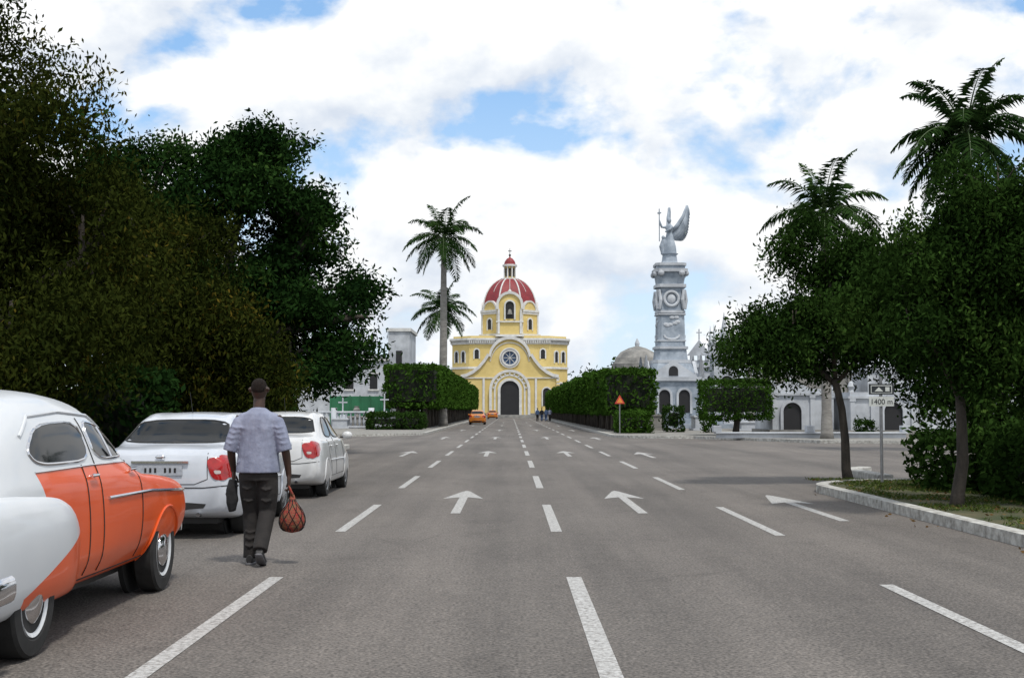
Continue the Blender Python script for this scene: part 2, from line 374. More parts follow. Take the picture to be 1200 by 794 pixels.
ptsL=[(-6.3,-40),(-6.3,50)]+arc(-9.3,50,3,0,90,10)+[(-88,53)]
block('grass_verge',ptsL+[(-88,-40)],'verge'); kerbline(ptsL,inside=1)
ptsLF=[(-5.1,222),(-5.1,78)]+arc(-10.1,78,5,0,-90,10)+[(-88,72)]
block('pavement',ptsLF+[(-88,222)],'pave'); kerbline(ptsLF,inside=-1)
ptsRF=[(5.6,222),(5.6,71)]+arc(9.6,71,4,180,270,10)+[(14,58),(24,54),(88,54)]
block('pavement',ptsRF+[(88,222)],'pave'); kerbline(ptsRF,inside=1)
kerbline([(7.55,26.3),(7.55,29.2),(8.2,30.2)],w=.3,h=.18,inside=-1)

mk=MB()
def dash(x,y0,y1,w=.13,z=.004): mk.add([(x-w/2,y0,z),(x+w/2,y0,z),(x+w/2,y1,z),(x-w/2,y1,z)],[(0,1,2,3)])
for k in range(-1,25):
    y=7.1+8.8*k
    if y>214: break
    dash(.57,y,y+4.5,.135); dash(-2.10,y,y+4.5,.125); dash(3.23,y-.5,y+4.0,.125)
def arrow(x,y0,y1,z=.004):
    L=y1-y0; yh=y1-L*.34
    mk.add([(x-.07,y0,z),(x+.07,y0,z),(x+.07,yh,z),(x-.07,yh,z)],[(0,1,2,3)])
    mk.add([(x-.34,yh-.35,z),(x-.07,yh,z),(x+.07,yh,z),(x+.34,yh-.35,z),(x+.07,y1-.25,z),(x,y1,z),(x-.07,y1-.25,z)],[(0,1,6),(1,2,4,6),(2,3,4),(6,4,5)])
for y in (18.7,41.6,66,92,120,150):
    for x in (-.80,1.93): arrow(x,y,y+5.2)
    arrow(4.52,y-1.3,y+4.0)
    if y>30: arrow(-3.55,y,y+5.2)
o=mk.obj('road_markings',['paint'],recalc=False)

n=48000; X=rng.uniform(5.9,12,n); Y=rng.uniform(9,25.8,n); keep=np.array([noise.noise(Vector((x*.8,y*.8,0)))+noise.noise(Vector((x*3,y*3,5)))*.4>-.12 for x,y in zip(X,Y)]); X=X[keep];Y=Y[keep]
gr=empty('grass',(0,0,0)); Z=np.full(len(X),.135)
leafmesh('blades',np.stack([X,Y,Z],1),.045,LF['grass'],gr,rng.random(len(X)),w=.14,droop=0)
n=220; X=np.concatenate([rng.uniform(5.85,8.5,n),5.5-np.abs(rng.normal(size=24))*.12]); Y=np.concatenate([rng.uniform(9,25,n),rng.uniform(8,23,24)]); Z=np.concatenate([np.full(n,.15),np.full(24,.012)])
fl=empty('fallen_leaves'); drymat=leafmat('dry_leaves',(.08,.045,.02),(.19,.12,.05),(.26,.19,.07)); leafmesh('leaves',np.stack([X,Y,Z],1),.03,drymat,fl,rng.random(len(X)),w=.5,flat=.8)

# ------------------------------------------------------------ trees
mt=make_tree
mt('cypress_tree',(-10.2,23,.11),.28,2.2,[((-9.5,23,6.5),(1.9,2.0,2.5)),((-10.2,23,4.2),(2.6,2.2,2.6)),((-7.9,23.5,4.3),(1.4,1.6,1.6)),((-8.6,22,2.6),(1.8,1.6,1.6))],1250,85,.20,.058,LF['rust'],droop=.7,seed=1,zs=1.2,w=.38,f=.36,nsub=160)
mt('cypress_tree',(-8.6,31,.11),.28,2.0,[((-8.9,31,5.0),(2.2,2.0,1.7)),((-8.0,30.5,3.2),(2.3,2.0,1.7)),((-6.9,31,2.6),(1.4,1.6,1.5)),((-10.4,32,4.8),(2.2,2,2.6))],1000,80,.22,.068,LF['rust'],droop=.7,seed=2,zs=1.2,w=.38,f=.34,nsub=130)
mt('pine_tree',(-9.8,44,.11),.42,3.2,[((-9.5,45,8.7),(3.3,3.2,2.9)),((-12.8,45,8.4),(2.8,3.0,2.8)),((-6.9,44,7.7),(1.4,1.8,2.0)),((-7.3,44,5.4),(2.4,2.2,1.7)),((-5.4,43,4.6),(1.3,1.3,.8)),((-11,44,5.0),(4.0,3.0,2.4)),((-7.4,43,3.2),(2.0,2,1.2))],1600,80,.32,.100,LF['pine'],seed=3,nbranch=60,f=.38,nsub=160,w=.42)
mt('pine_tree',(-16,38,.11),.4,3.0,[((-15.5,38,7.0),(4,3.5,4.2)),((-19,38,6),(3.5,3,4))],380,60,.5,.17,LF['pine'],seed=4)
hedge_tree('hedge',[(-17,-7.3,26,28,.15,2.3)],(-12,27,.11),LF['pine'],130,.10,[])
hedge_tree('hedge',[(-14,-6.9,40,42,.15,2.2)],(-10,41,.11),LF['ficus'],110,.11,[])
mt('ficus_tree',(6.85,26.0,.11),.085,2.0,[((7.0,26,3.9),(1.15,1.1,1.2)),((5.75,26,3.1),(1.15,1.0,.85)),((5.0,25.6,2.75),(.6,.7,.40)),((6.5,26.3,4.7),(.9,.9,.75)),((7.7,26,3.2),(.9,.9,1.0))],900,66,.13,.050,LF['ficus'],droop=.5,seed=5,nbranch=40,gapf=.8,lean=(-.25,0),zs=.9,f=.38,nsub=95)
mt('ficus_tree',(6.45,18.6,.11),.085,1.6,[((7.15,18.6,4.65),(.85,.9,.85)),((6.8,18.6,3.9),(1.05,1.0,.9)),((6.05,18.6,3.45),(1.0,.9,.95)),((7.5,18.6,3.3),(1.2,1.0,1.3)),((5.85,18.5,2.85),(.6,.8,.5)),((7.35,18.6,2.35),(.9,.9,.7))],1250,78,.12,.042,LF['ficus'],droop=.5,seed=6,nbranch=40,gapf=.8,lean=(.1,0),zs=.95,f=.38,nsub=120)
mt('ficus_tree',(9.6,25.0,.11),.10,1.8,[((9.1,25.0,4.3),(1.8,.9,1.6)),((9.5,25.0,2.7),(1.9,.9,1.5))],800,62,.20,.062,LF['ficus'],droop=.5,seed=8,f=.40,nsub=90)
hedge_tree('shrub_bed',[(7.9,13,20.4,22.0,.0,1.22),(7.6,9.0,16.5,20.6,.0,1.0),(7.3,8.6,21.5,23.3,0,1.05)],(9,20,.11),LF['ficus'],260,.075,[])
bl=[];tr=[]
y=97
while y<208:
    L=random.uniform(8.0,8.8); bl.append((-9.6+random.uniform(-.1,.1),-5.35+random.uniform(-.15,.15),y,y+L-.15,1.75,4.95+random.uniform(-.15,.12)))
    for q in (.2,.5,.8): tr.append((-6.6,y+L*q,2.2,.16)); tr.append((-8.6,y+L*q,2.2,.16))
    y+=L
hedge_tree('clipped_ficus_row',bl,(-7.5,97,.11),LF['hedge'],36,.16,tr)
bl=[];tr=[]
y=82
while y<212:
    L=random.uniform(5.2,6.2); top=4.25+random.uniform(-.3,.3); bl.append((5.95+random.uniform(-.2,.2),9.2+random.uniform(-.2,.2),y,y+L-.3,1.3,top))
    for q in (.3,.7): tr.append((6.9,y+L*q,1.9,.15)); tr.append((8.3,y+L*q,1.9,.15))
    y+=L
hedge_tree('clipped_ficus_row',bl,(7.5,82,.11),LF['hedge'],36,.16,tr)
hedge_tree('clipped_tree',[(10.55,14.2,69,72.4,1.0,3.05)],(12.4,70.7,.11),LF['hedge'],110,.09,[(12.4,70.7,1.6,.16)])
hedge_tree('low_hedge',[(-10.2,-6.2,90,94,.1,1.25)],(-8,92,.11),LF['ficus'],70,.12,[])
hedge_tree('low_hedge',[(6.5,8.4,76,80,.1,1.35)],(7.5,78,.11),LF['hedge'],90,.11,[])
hedge_tree('shrub',[(9.6,10.9,80,81.3,.1,1.7)],(10.2,80.6,.11),LF['ficus'],120,.09,[])
hedge_tree('shrub',[(11.7,12.6,78,79,.1,1.1)],(12.2,78.5,.11),LF['hedge'],120,.09,[])
hedge_tree('shrub',[(17.9,18.9,66,67,.1,1.0)],(18.4,66.5,.11),LF['ficus'],120,.09,[])
dt=empty('distant_trees',(0,0,0)); E=[]
for x in np.arange(-200,201,9):
    if abs(x)<20: continue
    E.append(((x+random.uniform(-3,3),300+random.uniform(-8,8),random.uniform(4,6)),(7,6,random.uniform(4,6.5))))
E+=[((17,272,7),(5,4,4)),((24,275,7),(5,4,5)),((-18,272,6),(5,4,4))]
C=clumps(E,2200,gap=-.5); K=np.repeat(np.arange(len(C)),12); Lp=C[K]+rng.normal(size=(len(K),3))*.8
leafmesh('foliage',Lp,.5,LF['ficus'],dt,rng.random(len(C))[K]*.6+rng.random(len(K))*.4)
E=[((x,120+random.uniform(-4,4),2.8),(5,4,2.6)) for x in (24,32,40,50,60,-26,-34,-44,-54)]
dt=empty('background_trees'); C=clumps(E,700,gap=-.5); K=np.repeat(np.arange(len(C)),24); leafmesh('foliage',C[K]+rng.normal(size=(len(K),3))*.5,.22,LF['ficus'],dt,rng.random(len(K)))
palm('royal_palm_tree',-5.75,110,.11,14.9,.29,4.3,26,11)
palm('royal_palm_tree',-7.0,131,.11,10.3,.26,4.0,24,12)
palm('royal_palm_tree',15.3,62,.11,9.6,.24,3.7,24,13)
palm('royal_palm_tree',16.2,45,.11,9.8,.24,3.2,26,14)

# ------------------------------------------------------------ church
def church():
    root=empty('domed_church',(-.1,240,0))
    Y,W,RD,DK,BL,ST=0,1,2,3,4,5; mats=['yellow','white','redtile','dark','bluewin','stone']
    b=MB()
    def oct_(hw,ch,cy): return [(-hw+ch,cy-hw),(hw-ch,cy-hw),(hw,cy-hw+ch),(hw,cy+hw-ch),(hw-ch,cy+hw),(-hw+ch,cy+hw),(-hw,cy+hw-ch),(-hw,cy-hw+ch)]
    cy=14.5
    b.prism(oct_(11.1,3.4,cy),0,14.6,Y); b.prism(oct_(11.35,3.5,cy),0,1.0,ST)
    b.prism(oct_(11.3,3.45,cy),9.3,9.7,W)
    b.prism(oct_(11.3,3.45,cy),14.0,14.25,W); b.prism(oct_(11.65,3.6,cy),14.75,15.15,W); b.prism(oct_(10.9,3.4,cy),15.15,15.6,Y)
    yf=cy-11.1
    for i in range(46):
        x=-7.6+i*(15.2/45); b.box(x-.1,x+.1,yf-.5,yf-.02,14.2,14.76,W)
    for sg in (-1,1):
        for i in range(14):
            t=(i+.5)/14; x=sg*(7.7+3.4*t); y=cy-11.1+3.4*t; b.box(x-.1,x+.1,y-.42,y+.1,14.2,14.76,W)
        for i in range(20): b.box(sg*11.1-.4,sg*11.1+.4,cy-7+i*.75,cy-6.8+i*.75,14.2,14.76,W)
        T=Matrix.Translation((sg*7.7,yf,0))@Matrix.Rotation(sg*R(45),4,'Z')
        for x in (8.9,10.3):
            xx=sg*(x-7.7)*1.35
            b.extr(arch(xx,10.6,.42,12.2),-.04,.05,DK,T); b.band(arch(xx,10.4,.68,12.2),arch(xx,10.4,.43,12.2),-.16,.04,W,False,T)
        arch_open(b,sg*6.3,11.2,.4,12.6,yf,.24,W,DK,.15)
        b.extr(arch(sg*2.9,3.0,.55,6),-.04,.05,DK,T); b.band(arch(sg*2.9,2.7,.85,6),arch(sg*2.9,2.7,.56,6),-.16,.04,W,False,T)
    cz=11.2; out=[(-9.2,0),(-9.2,7.9),(-8.2,8.1),(-7.0,8.7),(-5.9,9.6),(-4.9,10.8),(-4.2,11.9)]
    a0=math.pi-.12
    cen=[(3.95*math.cos(a0-(a0-.12)*i/18),cz+3.95*math.sin(a0-(a0-.12)*i/18)) for i in range(19)]
    full=out+cen+[(-x,z) for x,z in out[::-1]]
    b.extr(full,0,4.5,Y)
    top=out[1:]+cen+[(-x,z) for x,z in out[1:][::-1]]
    inn=[]
    for i,(x,z) in enumerate(top):
        p=Vector(top[max(i-1,0)]);q=Vector(top[min(i+1,len(top)-1)]); t=(q-p).normalized(); inn.append((x+t.y*.42,z-t.x*.42))
    outw=[(x-(0),z+.18) for x,z in top]
    b.band(outw,inn,-.4,4.6,W)
    inn2=[(x*.93,z-.95) for x,z in top]; inn3=[(x*.91,z-1.1) for x,z in top]
    b.band(inn2[5:-5],inn3[5:-5],-.12,.02,W)
    b.box(-9.35,9.35,-.18,.02,7.4,7.6,W) ; b.box(-9.4,9.4,-.25,4.4,0,.9,ST)
    for sg in (-1,1):
        b.box(sg*9.0-.25,sg*9.0+.25,-.3,.02,.9,7.3,W); b.box(sg*4.9-.2,sg*4.9+.2,-.22,.02,.9,7.35,W)
        arch_open(b,sg*6.9,2.2,.7,4.9,0,.25,W,DK,.2)
        for z in np.arange(1.2,7.2,.6): b.box(sg*9.0-.32,sg*9.0+.32,-.36,-.301,z,z+.3,Y)
    zs=5.2
    b.extr(arch(0,0,3.75,zs,24),-.35,0,Y)
    b.band(arch(0,0,3.85,zs,24),arch(0,0,3.35,zs,24),-.6,-.3,W)
    b.band(arch(0,0,2.95,zs,24),arch(0,0,2.65,zs,24),-.5,-.3,W)
    b.band(arch(0,0,2.25,zs,24),arch(0,0,1.75,zs,24),-.7,-.3,W)
    b.extr(arch(0,0,1.75,zs,24),-.38,-.3,DK)
    for i in range(11):
        a=math.pi*(i+.5)/11; b.lathe([(.16,-.62),(.16,-.36)],3.1*math.cos(a),0,8,W,T=Matrix(((1,0,0,0),(0,0,1,0),(0,1,0,zs+3.1*math.sin(a)),(0,0,0,1)))) 
    cir=lambda r,n=28:[(r*math.cos(2*math.pi*i/n),cz+.05+r*math.sin(2*math.pi*i/n)) for i in range(n)]
    b.extr(cir(1.25),-.05,.02,BL); b.band(cir(1.95),cir(1.25),-.3,.02,W,True); b.band(cir(1.7),cir(1.6),-.36,-.29,ST,True)
    for i in range(8):
        a=math.pi*i/4; b.tube([(0,-.08,cz+.05),(1.2*math.cos(a),-.08,cz+.05+1.2*math.sin(a))],.05,6,W)
    for k in range(4): b.box(-4.5-.4*k,4.5+.4*k,-1.2-.4*k,-.36,0,.6-.15*k,ST)
    cyl=10.5
    o8=lambda r:[(r*math.cos(R(22.5+45*i)),cyl+r*math.sin(R(22.5+45*i))) for i in range(8)]
    b.prism(o8(6.5),15.3,16.1,W); b.prism(o8(5.9),16.1,20.3,Y); b.prism(o8(6.1),19.9,20.25,W); b.prism(o8(6.2),20.3,20.75,W)
    for i in range(8):
        T=Matrix.Translation((0,cyl,0))@Matrix.Rotation(R(45*i),4,'Z')
        yy=-5.9*math.cos(R(22.5))
        if i: b.extr(arch(0,17.0,.5,18.5),yy-.03,yy+.05,DK,T)
        if i: b.band(arch(0,16.8,.78,18.5),arch(0,16.8,.51,18.5),yy-.15,yy+.04,W,False,T)
        b.band(arch(0,20.7,1.9,20.7),arch(0,20.7,1.6,20.7),yy-.1,yy+.5,W,False,T); b.extr(arch(0,20.7,1.6,20.7),yy+.05,yy+.5,Y,T)
        for sg in (-1,1): b.box(sg*2.1-.14,sg*2.1+.14,yy-.12,yy+.2,16.1,19.9,W,T)
    prof=[(5.55*math.cos(t)**.9,20.75+6.6*math.sin(t)) for t in np.linspace(0,R(72),14)]
    b.lathe(prof,0,cyl,8,RD,R(22.5))
    for i in range(8):
        a=R(22.5+45*i); b.tube([(r*1.01*math.cos(a),cyl+r*1.01*math.sin(a),z) for r,z in prof],.14,6,W)
    for i in range(8):
        a=R(45*i); c=math.cos(R(22.5)); b.tube([(r*c*1.01*math.cos(a),cyl+r*c*1.01*math.sin(a),z) for r,z in prof[6:]],.05,5,W)
    b.lathe([(1.9,26.8),(1.9,27.2),(1.5,27.25)],0,cyl,16,W); b.lathe([(.95,27.2),(.95,29.9)],0,cyl,12,Y)
    for i in range(8):
        a=R(45*i+22.5); b.lathe([(.15,27.2),(.12,29.6)],1.15*math.cos(a),cyl+1.15*math.sin(a),8,W)
        a=R(45*i); b.box(-.2,.2,-1.0,-.9,27.6,29.2,DK,Matrix.Translation((0,cyl,0))@Matrix.Rotation(a,4,'Z'))
    b.lathe([(1.45,29.6),(1.45,29.95),(1.2,30)],0,cyl,16,W); b.lathe([(1.15,30),(1.0,30.6),(.6,31.15),(.15,31.4),(.1,31.8)],0,cyl,12,RD)
    b.lathe([(.2,31.7),(.25,31.9),(.06,32.1),(.05,33.2)],0,cyl,8,DK); b.box(-.35,.35,cyl-.05,cyl+.05,32.6,32.75,DK)
    bg=arch(0,15.4,2.35,21.4,16); b.extr(bg,2.6,5.2,Y); b.band(arch(0,20.6,2.6,21.4,16),arch(0,20.6,2.1,21.4,16),2.3,5.3,W)
    b.extr(arch(0,18.8,.8,21.3),2.55,2.65,DK); b.band(arch(0,18.6,1.1,21.3),arch(0,18.6,.8,21.3),2.3,2.62,W)
    b.box(-2.6,2.6,2.3,5.3,18.1,18.35,W); b.box(-2.7,2.7,2.2,5.3,15.4,15.8,W)
    for sg in (-1,1): b.box(sg*2.1-.2,sg*2.1+.2,2.35,2.62,15.9,20.6,W)
    b.lathe([(.5,19.6),(.42,19.9),(.3,20.4),(.1,20.6)],0,2.5,12,ST)
    b.lathe([(.3,23.9),(.35,24.2),(.08,24.5),(.05,25.0)],0,3.8,8,W)
    b.obj('building_shell',mats,root)
church()

# ------------------------------------------------------------ monument with angel
def remeshed(mb,name,mats,parent,vox,sm=6,factor=.5):
    o=mb.obj(name,mats,parent,True)
    r=o.modifiers.new('r','REMESH'); r.mode='VOXEL'; r.voxel_size=vox; r.use_smooth_shade=True
    s=o.modifiers.new('s','SMOOTH'); s.iterations=sm; s.factor=factor
    return o
def monument():
    root=empty('angel_monument',(12.5,100,.11)); b=MB(); ch=lambda h,c=.25:[(-h+c*h,-h),(h-c*h,-h),(h,-h+c*h),(h,h-c*h),(h-c*h,h),(-h+c*h,h),(-h,h-c*h),(-h,-h+c*h)]
    G,W,D=0,1,2
    b.prism(ch(4.2,.1),0,.35,G); b.prism(ch(3.6,.1),.35,.7,G); b.prism(ch(2.35),.7,3.6,G); b.prism(ch(2.55),3.6,3.9,W)
    b.prism(ch(1.9),3.9,5.0,G,.78); b.prism(ch(1.5),5.0,5.25,W); b.prism(ch(1.25),5.25,6.1,G,.92); b.prism(ch(1.28),6.1,6.3,W)
    b.prism(ch(1.08),6.3,11.0,G,.90)
    b.prism(ch(1.1),8.9,9.1,W); b.prism(ch(1.18),10.9,11.15,W); b.prism(ch(1.0),11.15,12.1,G,1.15); b.prism(ch(1.3),12.1,12.35,W); b.prism(ch(1.1),12.35,12.6,G); b.prism(ch(1.2),12.6,12.8,W)
    b.lathe([(.75,12.8),(.62,13.0),(.55,13.5),(.7,13.6)],0,0,12,G)
    for i in range(4):
        T=Matrix.Rotation(R(90*i),4,'Z')
        for sg in (-1,1):
            b.extr(arch(sg*.75,1.2,.42,2.5),-2.38,-2.3,D,T); b.band(arch(sg*.75,1.1,.6,2.5),arch(sg*.75,1.1,.43,2.5),-2.5,-2.33,W,False,T)
        b.extr([(-2.0,3.9),(0,5.2),(2.0,3.9)],-1.95,-1.7,W,T); b.extr(arch(0,4.0,.35,4.4),-2.0,-1.94,D,T)
        n=20; b.tube([(T@Vector((.55*math.cos(2*math.pi*k/n),-1.08,10.0+.55*math.sin(2*math.pi*k/n)))) for k in range(n)],.12,7,W,closed=True)
        b.ell((0,-1.03,10.0),(.34,.14,.38),W,12,8,T)
        for k in range(7):
            a=k*2.4; b.ell((.45*math.cos(a),-1.04,8.2+.35*math.sin(a*1.7)),(.22,.07,.14),W,8,6,T)
        b.tube([T@Vector((.6*math.cos(t),-1.05,7.2+.35*math.sin(t))) for t in np.linspace(R(180),R(360),9)],.09,6,W)
        for z in (6.7,8.75): b.box(-1.0,1.0,-1.12,-.9,z,z+.1,W,T)
        for sg in (-1,1):
            b.tube([T@Vector((sg*.95,-1.05,9.2)),T@Vector((sg*.85,-1.15,9.9)),T@Vector((sg*.95,-1.05,10.7))],[.12,.15,.11],7,W)
            b.ell((sg*.8,-1.2,12.0),(.26,.22,.24),W,10,6,T)
            p=T@Vector((sg*2.1,-2.1,0)); b.lathe([(.25,3.9),(.2,4.6),(.05,5.6)],p.x,p.y,8,W)
    b.obj('column_and_pedestal',['marble','whitewall','dark'],root)
    fig=empty('angel_figure',(0,0,0)); fig.parent=root; fig.rotation_euler=(0,0,R(-42))
    a=MB()
    a.tube([(0,0,13.5),(.05,0,14.2),(0,0,14.9),(0,0,15.25),(0,0,15.6),(0,0,15.85),(0,0,15.95)],[(.62,.5),(.48,.42),(.33,.28),(.25,.2),(.34,.22),(.28,.18),(.1,.1)],14,ref=(1,0,0))
    a.tube([(-.1,-.2,13.5),(-.2,-.25,14.3),(-.05,-.15,15)],[.25,.2,.12],8); a.tube([(.25,-.15,13.5),(.2,-.2,14.4),(.1,-.1,15)],[.2,.16,.1],8)
    a.tube([(0,0,15.8),(0,0,16.1)],.1,8); a.ell((0,-.02,16.25),(.17,.19,.23)); 
    a.tube([(-.3,0,15.75),(-.55,-.25,15.75),(-.6,-.5,16.3)],[.13,.1,.06],8)
    a.tube([(.28,0,15.75),(.25,-.3,15.5),(-.1,-.45,15.3)],[.13,.1,.07],8)
    a.tube([(-.6,-.5,14.6),(-.6,-.5,17.2)],.05,6); a.box(-.8,-.4,-.53,-.47,16.8,16.9)
    a.tube([(-.35,-.3,13.6),(-.45,-.4,14.2),(-.3,-.4,14.7)],[.2,.22,.14],8); a.ell((-.3,-.42,14.9),(.13,.14,.16))
    o=remeshed(a,'body',['marble'],fig,.05,2)
    w=MB()
    for sg in (1,-1):
        lead=[Vector((.15*sg,.15,15.4)),Vector((.45*sg,.50,15.9)),Vector((.72*sg,.85,16.6)),Vector((.85*sg,1.2,17.5))]
        for i in range(18):
            t=i/17*2.99; j=int(t); p=lead[j].lerp(lead[j+1],t-j); L=.8+.6*math.sin(math.pi*i/17)
            d=Vector((sg*.08,.45-.2*i/17,-.9+.15*i/17)).normalized(); e=p+d*L; mid=p.lerp(e,.5)
            w.tube([p,mid,e],[(.13,.04),(.14,.035),(.05,.02)],6,ref=(.3,1,0))
        w.tube(lead,[.14,.16,.12,.06],8)
    w.obj('wings',['marble'],fig,True)
monument()

# ------------------------------------------------------------ mausoleums and other buildings
def pinn(b,x,y,z,h,m,r=.22):
    b.prism([(x-r,y-r),(x+r,y-r),(x+r,y+r),(x-r,y+r)],z,z+h*.35,m); b.prism([(x-r*1.3,y-r*1.3),(x+r*1.3,y-r*1.3),(x+r*1.3,y+r*1.3),(x-r*1.3,y+r*1.3)],z+h*.35,z+h*.4,m)
    b.lathe([(r*.9,z+h*.4),(r*.2,z+h*.85),(r*.05,z+h)],x,y,6,m)
def cross(b,x,y,z,h,m):
    b.box(x-.05,x+.05,y-.05,y+.05,z,z+h,m); b.box(x-h*.25,x+h*.25,y-.045,y+.045,z+h*.62,z+h*.62+.1,m)
def gothic_mausoleum():
    r=empty('gothic_mausoleum',(15.7,106,.11)); b=MB()
    b.box(-2.9,2.9,0,6,0,.5,1); b.box(-2.6,2.6,.1,5.8,.5,4.9,0); b.box(-2.85,2.85,-.1,6,4.9,5.15,0); b.box(-2.6,2.6,.1,5.8,5.15,5.5,0)
    for i in range(9):
        x=-2.5+i*.625; b.box(x-.15,x+.15,-.05,.3,5.5,5.9,0)
    for x in (-1.7,-.85,0,.85,1.7): arch_open(b,x,2.9,.24,4.0,.1,.12,0,2,.12)
    for x in (-2.65,2.65): pinn(b,x,.2,5.1,2.2,0,.25)
    for x in (-2.4,-1.3,1.3,2.4): b.box(x-.12,x+.12,-.08,.09,.5,4.9,0)
    arch_open(b,0,.5,.5,1.9,.1,.2,0,2,.2)
    b.box(-2.7,2.7,-.12,.09,2.4,2.6,0)
    b.extr([(-1.0,5.9),(0,7.2),(1.0,5.9)],.2,.5,0); cross(b,0,.3,7.2,.9,0)
    b.obj('building_shell',['whitewall','stone','dark'],r)
gothic_mausoleum()
def domed():
    r=empty('domed_mausoleum',(13.0,128,.11)); b=MB()
    b.box(-2.9,2.9,0,6,0,5.6,0); b.box(-3.1,3.1,-.2,6.2,5.2,5.6,1); b.lathe([(2.6,5.6),(2.6,6.1),(2.4,6.15),(2.2,6.7),(1.7,7.3),(.9,7.7),(.2,7.9)],0,3,20,1); b.lathe([(.2,7.8),(.25,8.2),(.05,8.7)],0,3,8,0)
    for x in (-2,0,2): arch_open(b,x,2.5,.45,4,0,.2,0,2)
    b.obj('building_shell',['whitewall','stone','dark'],r)
domed()
def low_maus(nm,X,Y,w,d,h,door=0,mat='whitewall'):
    r=empty(nm,(X,Y,.11)); b=MB(); hw=w/2
    b.box(-hw-.2,hw+.2,-.3,d,0,.3,1); b.box(-hw,hw,0,d,.3,h-.35,0); b.box(-hw-.12,hw+.12,-.12,d+.1,h-.35,h-.22,0); b.box(-hw,hw,0,d,h-.22,h,0)
    arch_open(b,door,.3,.5,1.3,0,.16,0,2,.15)
    n=int(w/1.0)
    for i in range(n+1):
        x=-hw+.12+i*(w-.24)/n
        if abs(x-door)<.75: continue
        b.box(x-.12,x+.12,-.09,-.001,.3,h-.4,0); b.box(x-.16,x+.16,-.12,-.001,h-.5,h-.36,0)
    b.extr([(door-1.1,h),(door,h+.55),(door+1.1,h)],.05,.3,0); cross(b,door,.18,h+.5,.8,0)
    for x in (-hw+.1,hw-.1): b.lathe([(.15,h),(.1,h+.12),(.2,h+.3),(.12,h+.5),(.03,h+.6)],x,.15,10,0)
    b.obj('building_shell',[mat,'stone','dark'],r); return r
low_maus('white_mausoleum',16.2,71,3.4,5,2.55,-.6); low_maus('white_mausoleum',20.6,69,4.6,5,2.35,0); low_maus('white_mausoleum',26.5,72,5.5,5,3.0,0)
low_maus('stone_mausoleum',17.6,86,3.2,4,3.6,0,'stone'); low_maus('stone_mausoleum',22.5,92,4,5,4.2,0,'stone'); low_maus('white_mausoleum',29,95,5,5,4.6,0)
def spires():
    r=empty('gothic_spire_tomb',(16.9,101,.11)); b=MB(); b.box(-1.3,1.3,-1.3,1.3,0,.4); b.box(-1,1,-1,1,.4,5.4); b.box(-1.15,1.15,-1.15,1.15,5.4,5.7)
    for x in (-.95,.95):
        for y in (-.95,.95): pinn(b,x,y,5.7,2.4,0,.18)
    pinn(b,0,0,5.7,3.4,0,.4); arch_open(b,0,1,.45,3.6,-1,.15,0,1,.1); b.obj('shell',['whitewall','dark'],r)
spires()
def tombs(X,Y,k,seed):
    random.seed(seed)
    for i in range(k):
        x=X+random.uniform(0,1)*3+i*1.9; y=Y+random.uniform(0,5); r=empty('white_tomb',(x,y,.11)); b=MB(); h=random.uniform(.5,1.1)
        b.box(-.7,.7,-.1,2.1,0,.15,0); b.box(-.55,.55,0,2,.15,h,0); b.box(-.63,.63,-.07,2.07,h,h+.12,0)
        if i%2==0: b.box(-.2,.2,1.6,2,h+.12,h+.4,0); cross(b,0,1.8,h+.4,.9+random.random()*.5,0)
        else: b.lathe([(.2,h+.12),(.12,h+.3),(.28,h+.6),(.16,h+.8),(.2,h+.9)],0,1,12,0)
        b.obj('slab_and_marker',['whitewall' if i%3 else 'stone'],r,False,.02)
tombs(9.6,84,4,1); tombs(15,78,6,2); tombs(-19,94,5,3); tombs(26,62,5,5)
r=empty('low_white_wall',(0,0,.11)); b=MB(); b.box(10.2,19.5,63.2,63.6,0,.22,0); b.box(10.1,19.6,63.1,63.7,.22,.3,0)
for x in (10.2,14.8,19.5): b.box(x-.2,x+.2,63.15,63.65,.3,.62,0)
b.obj('wall',['whitewall'],r,False,.02)
def lhouse():
    r=empty('white_house',(-13.6,118,.11)); b=MB()
    b.box(-8,2.2,0,9,0,6.1,0); b.extr([(-8.2,6.1),(-2.6,8.0),(2.4,6.1)],.05,9,0); b.box(-8.2,2.4,-.2,.0-.002,5.9,6.15,1)
    b.box(2.2,4.2,1.2,9,0,8.7,0); b.box(2.1,4.35,1.05,9.1,8.7,9.0,1)
    for x in (-6,-3.5,-1.2,1.0): b.box(x-.35,x+.35,-.03,.05,3.3,4.7,2); b.box(x-.5,x+.5,-.12,.02,3.15,3.298,1); b.box(x-.45,x+.45,-.1,.02,4.702,4.85,1)
    for z in (2.8,5.6): b.box(2.95,3.5,1.15,1.25,z,z+1.3,2)
    b.box(-8,2.2,-.08,-.002,0,.7,1)
    b.obj('building_shell',['whitewall','white','dark'],r)
lhouse()
r=empty('green_fence',(0,104,.11)); b=MB(); b.box(-14.6,-9.8,0,.12,.9,2.5,0)
for x in np.arange(-14.6,-9.7,.8): b.box(x-.05,x+.05,-.06,-.002,0,2.58,0)
b.obj('panels',['greenwall'],r)
r=empty('white_balustrade',(0,96,.11)); b=MB(); b.box(-16,-10.3,-.15,.15,0,.2,0); b.box(-16,-10.3,-.15,.15,1.15,1.3,0)
for x in np.arange(-15.9,-10.3,.33): b.lathe([(.05,.2),(.11,.5),(.05,.9),(.09,1.15)],x,0,8,0)
for x in (-16,-13.2,-10.4): b.box(x-.2,x+.2,-.2,.2,0,1.55,0)
b.obj('balusters',['whitewall'],r,True)

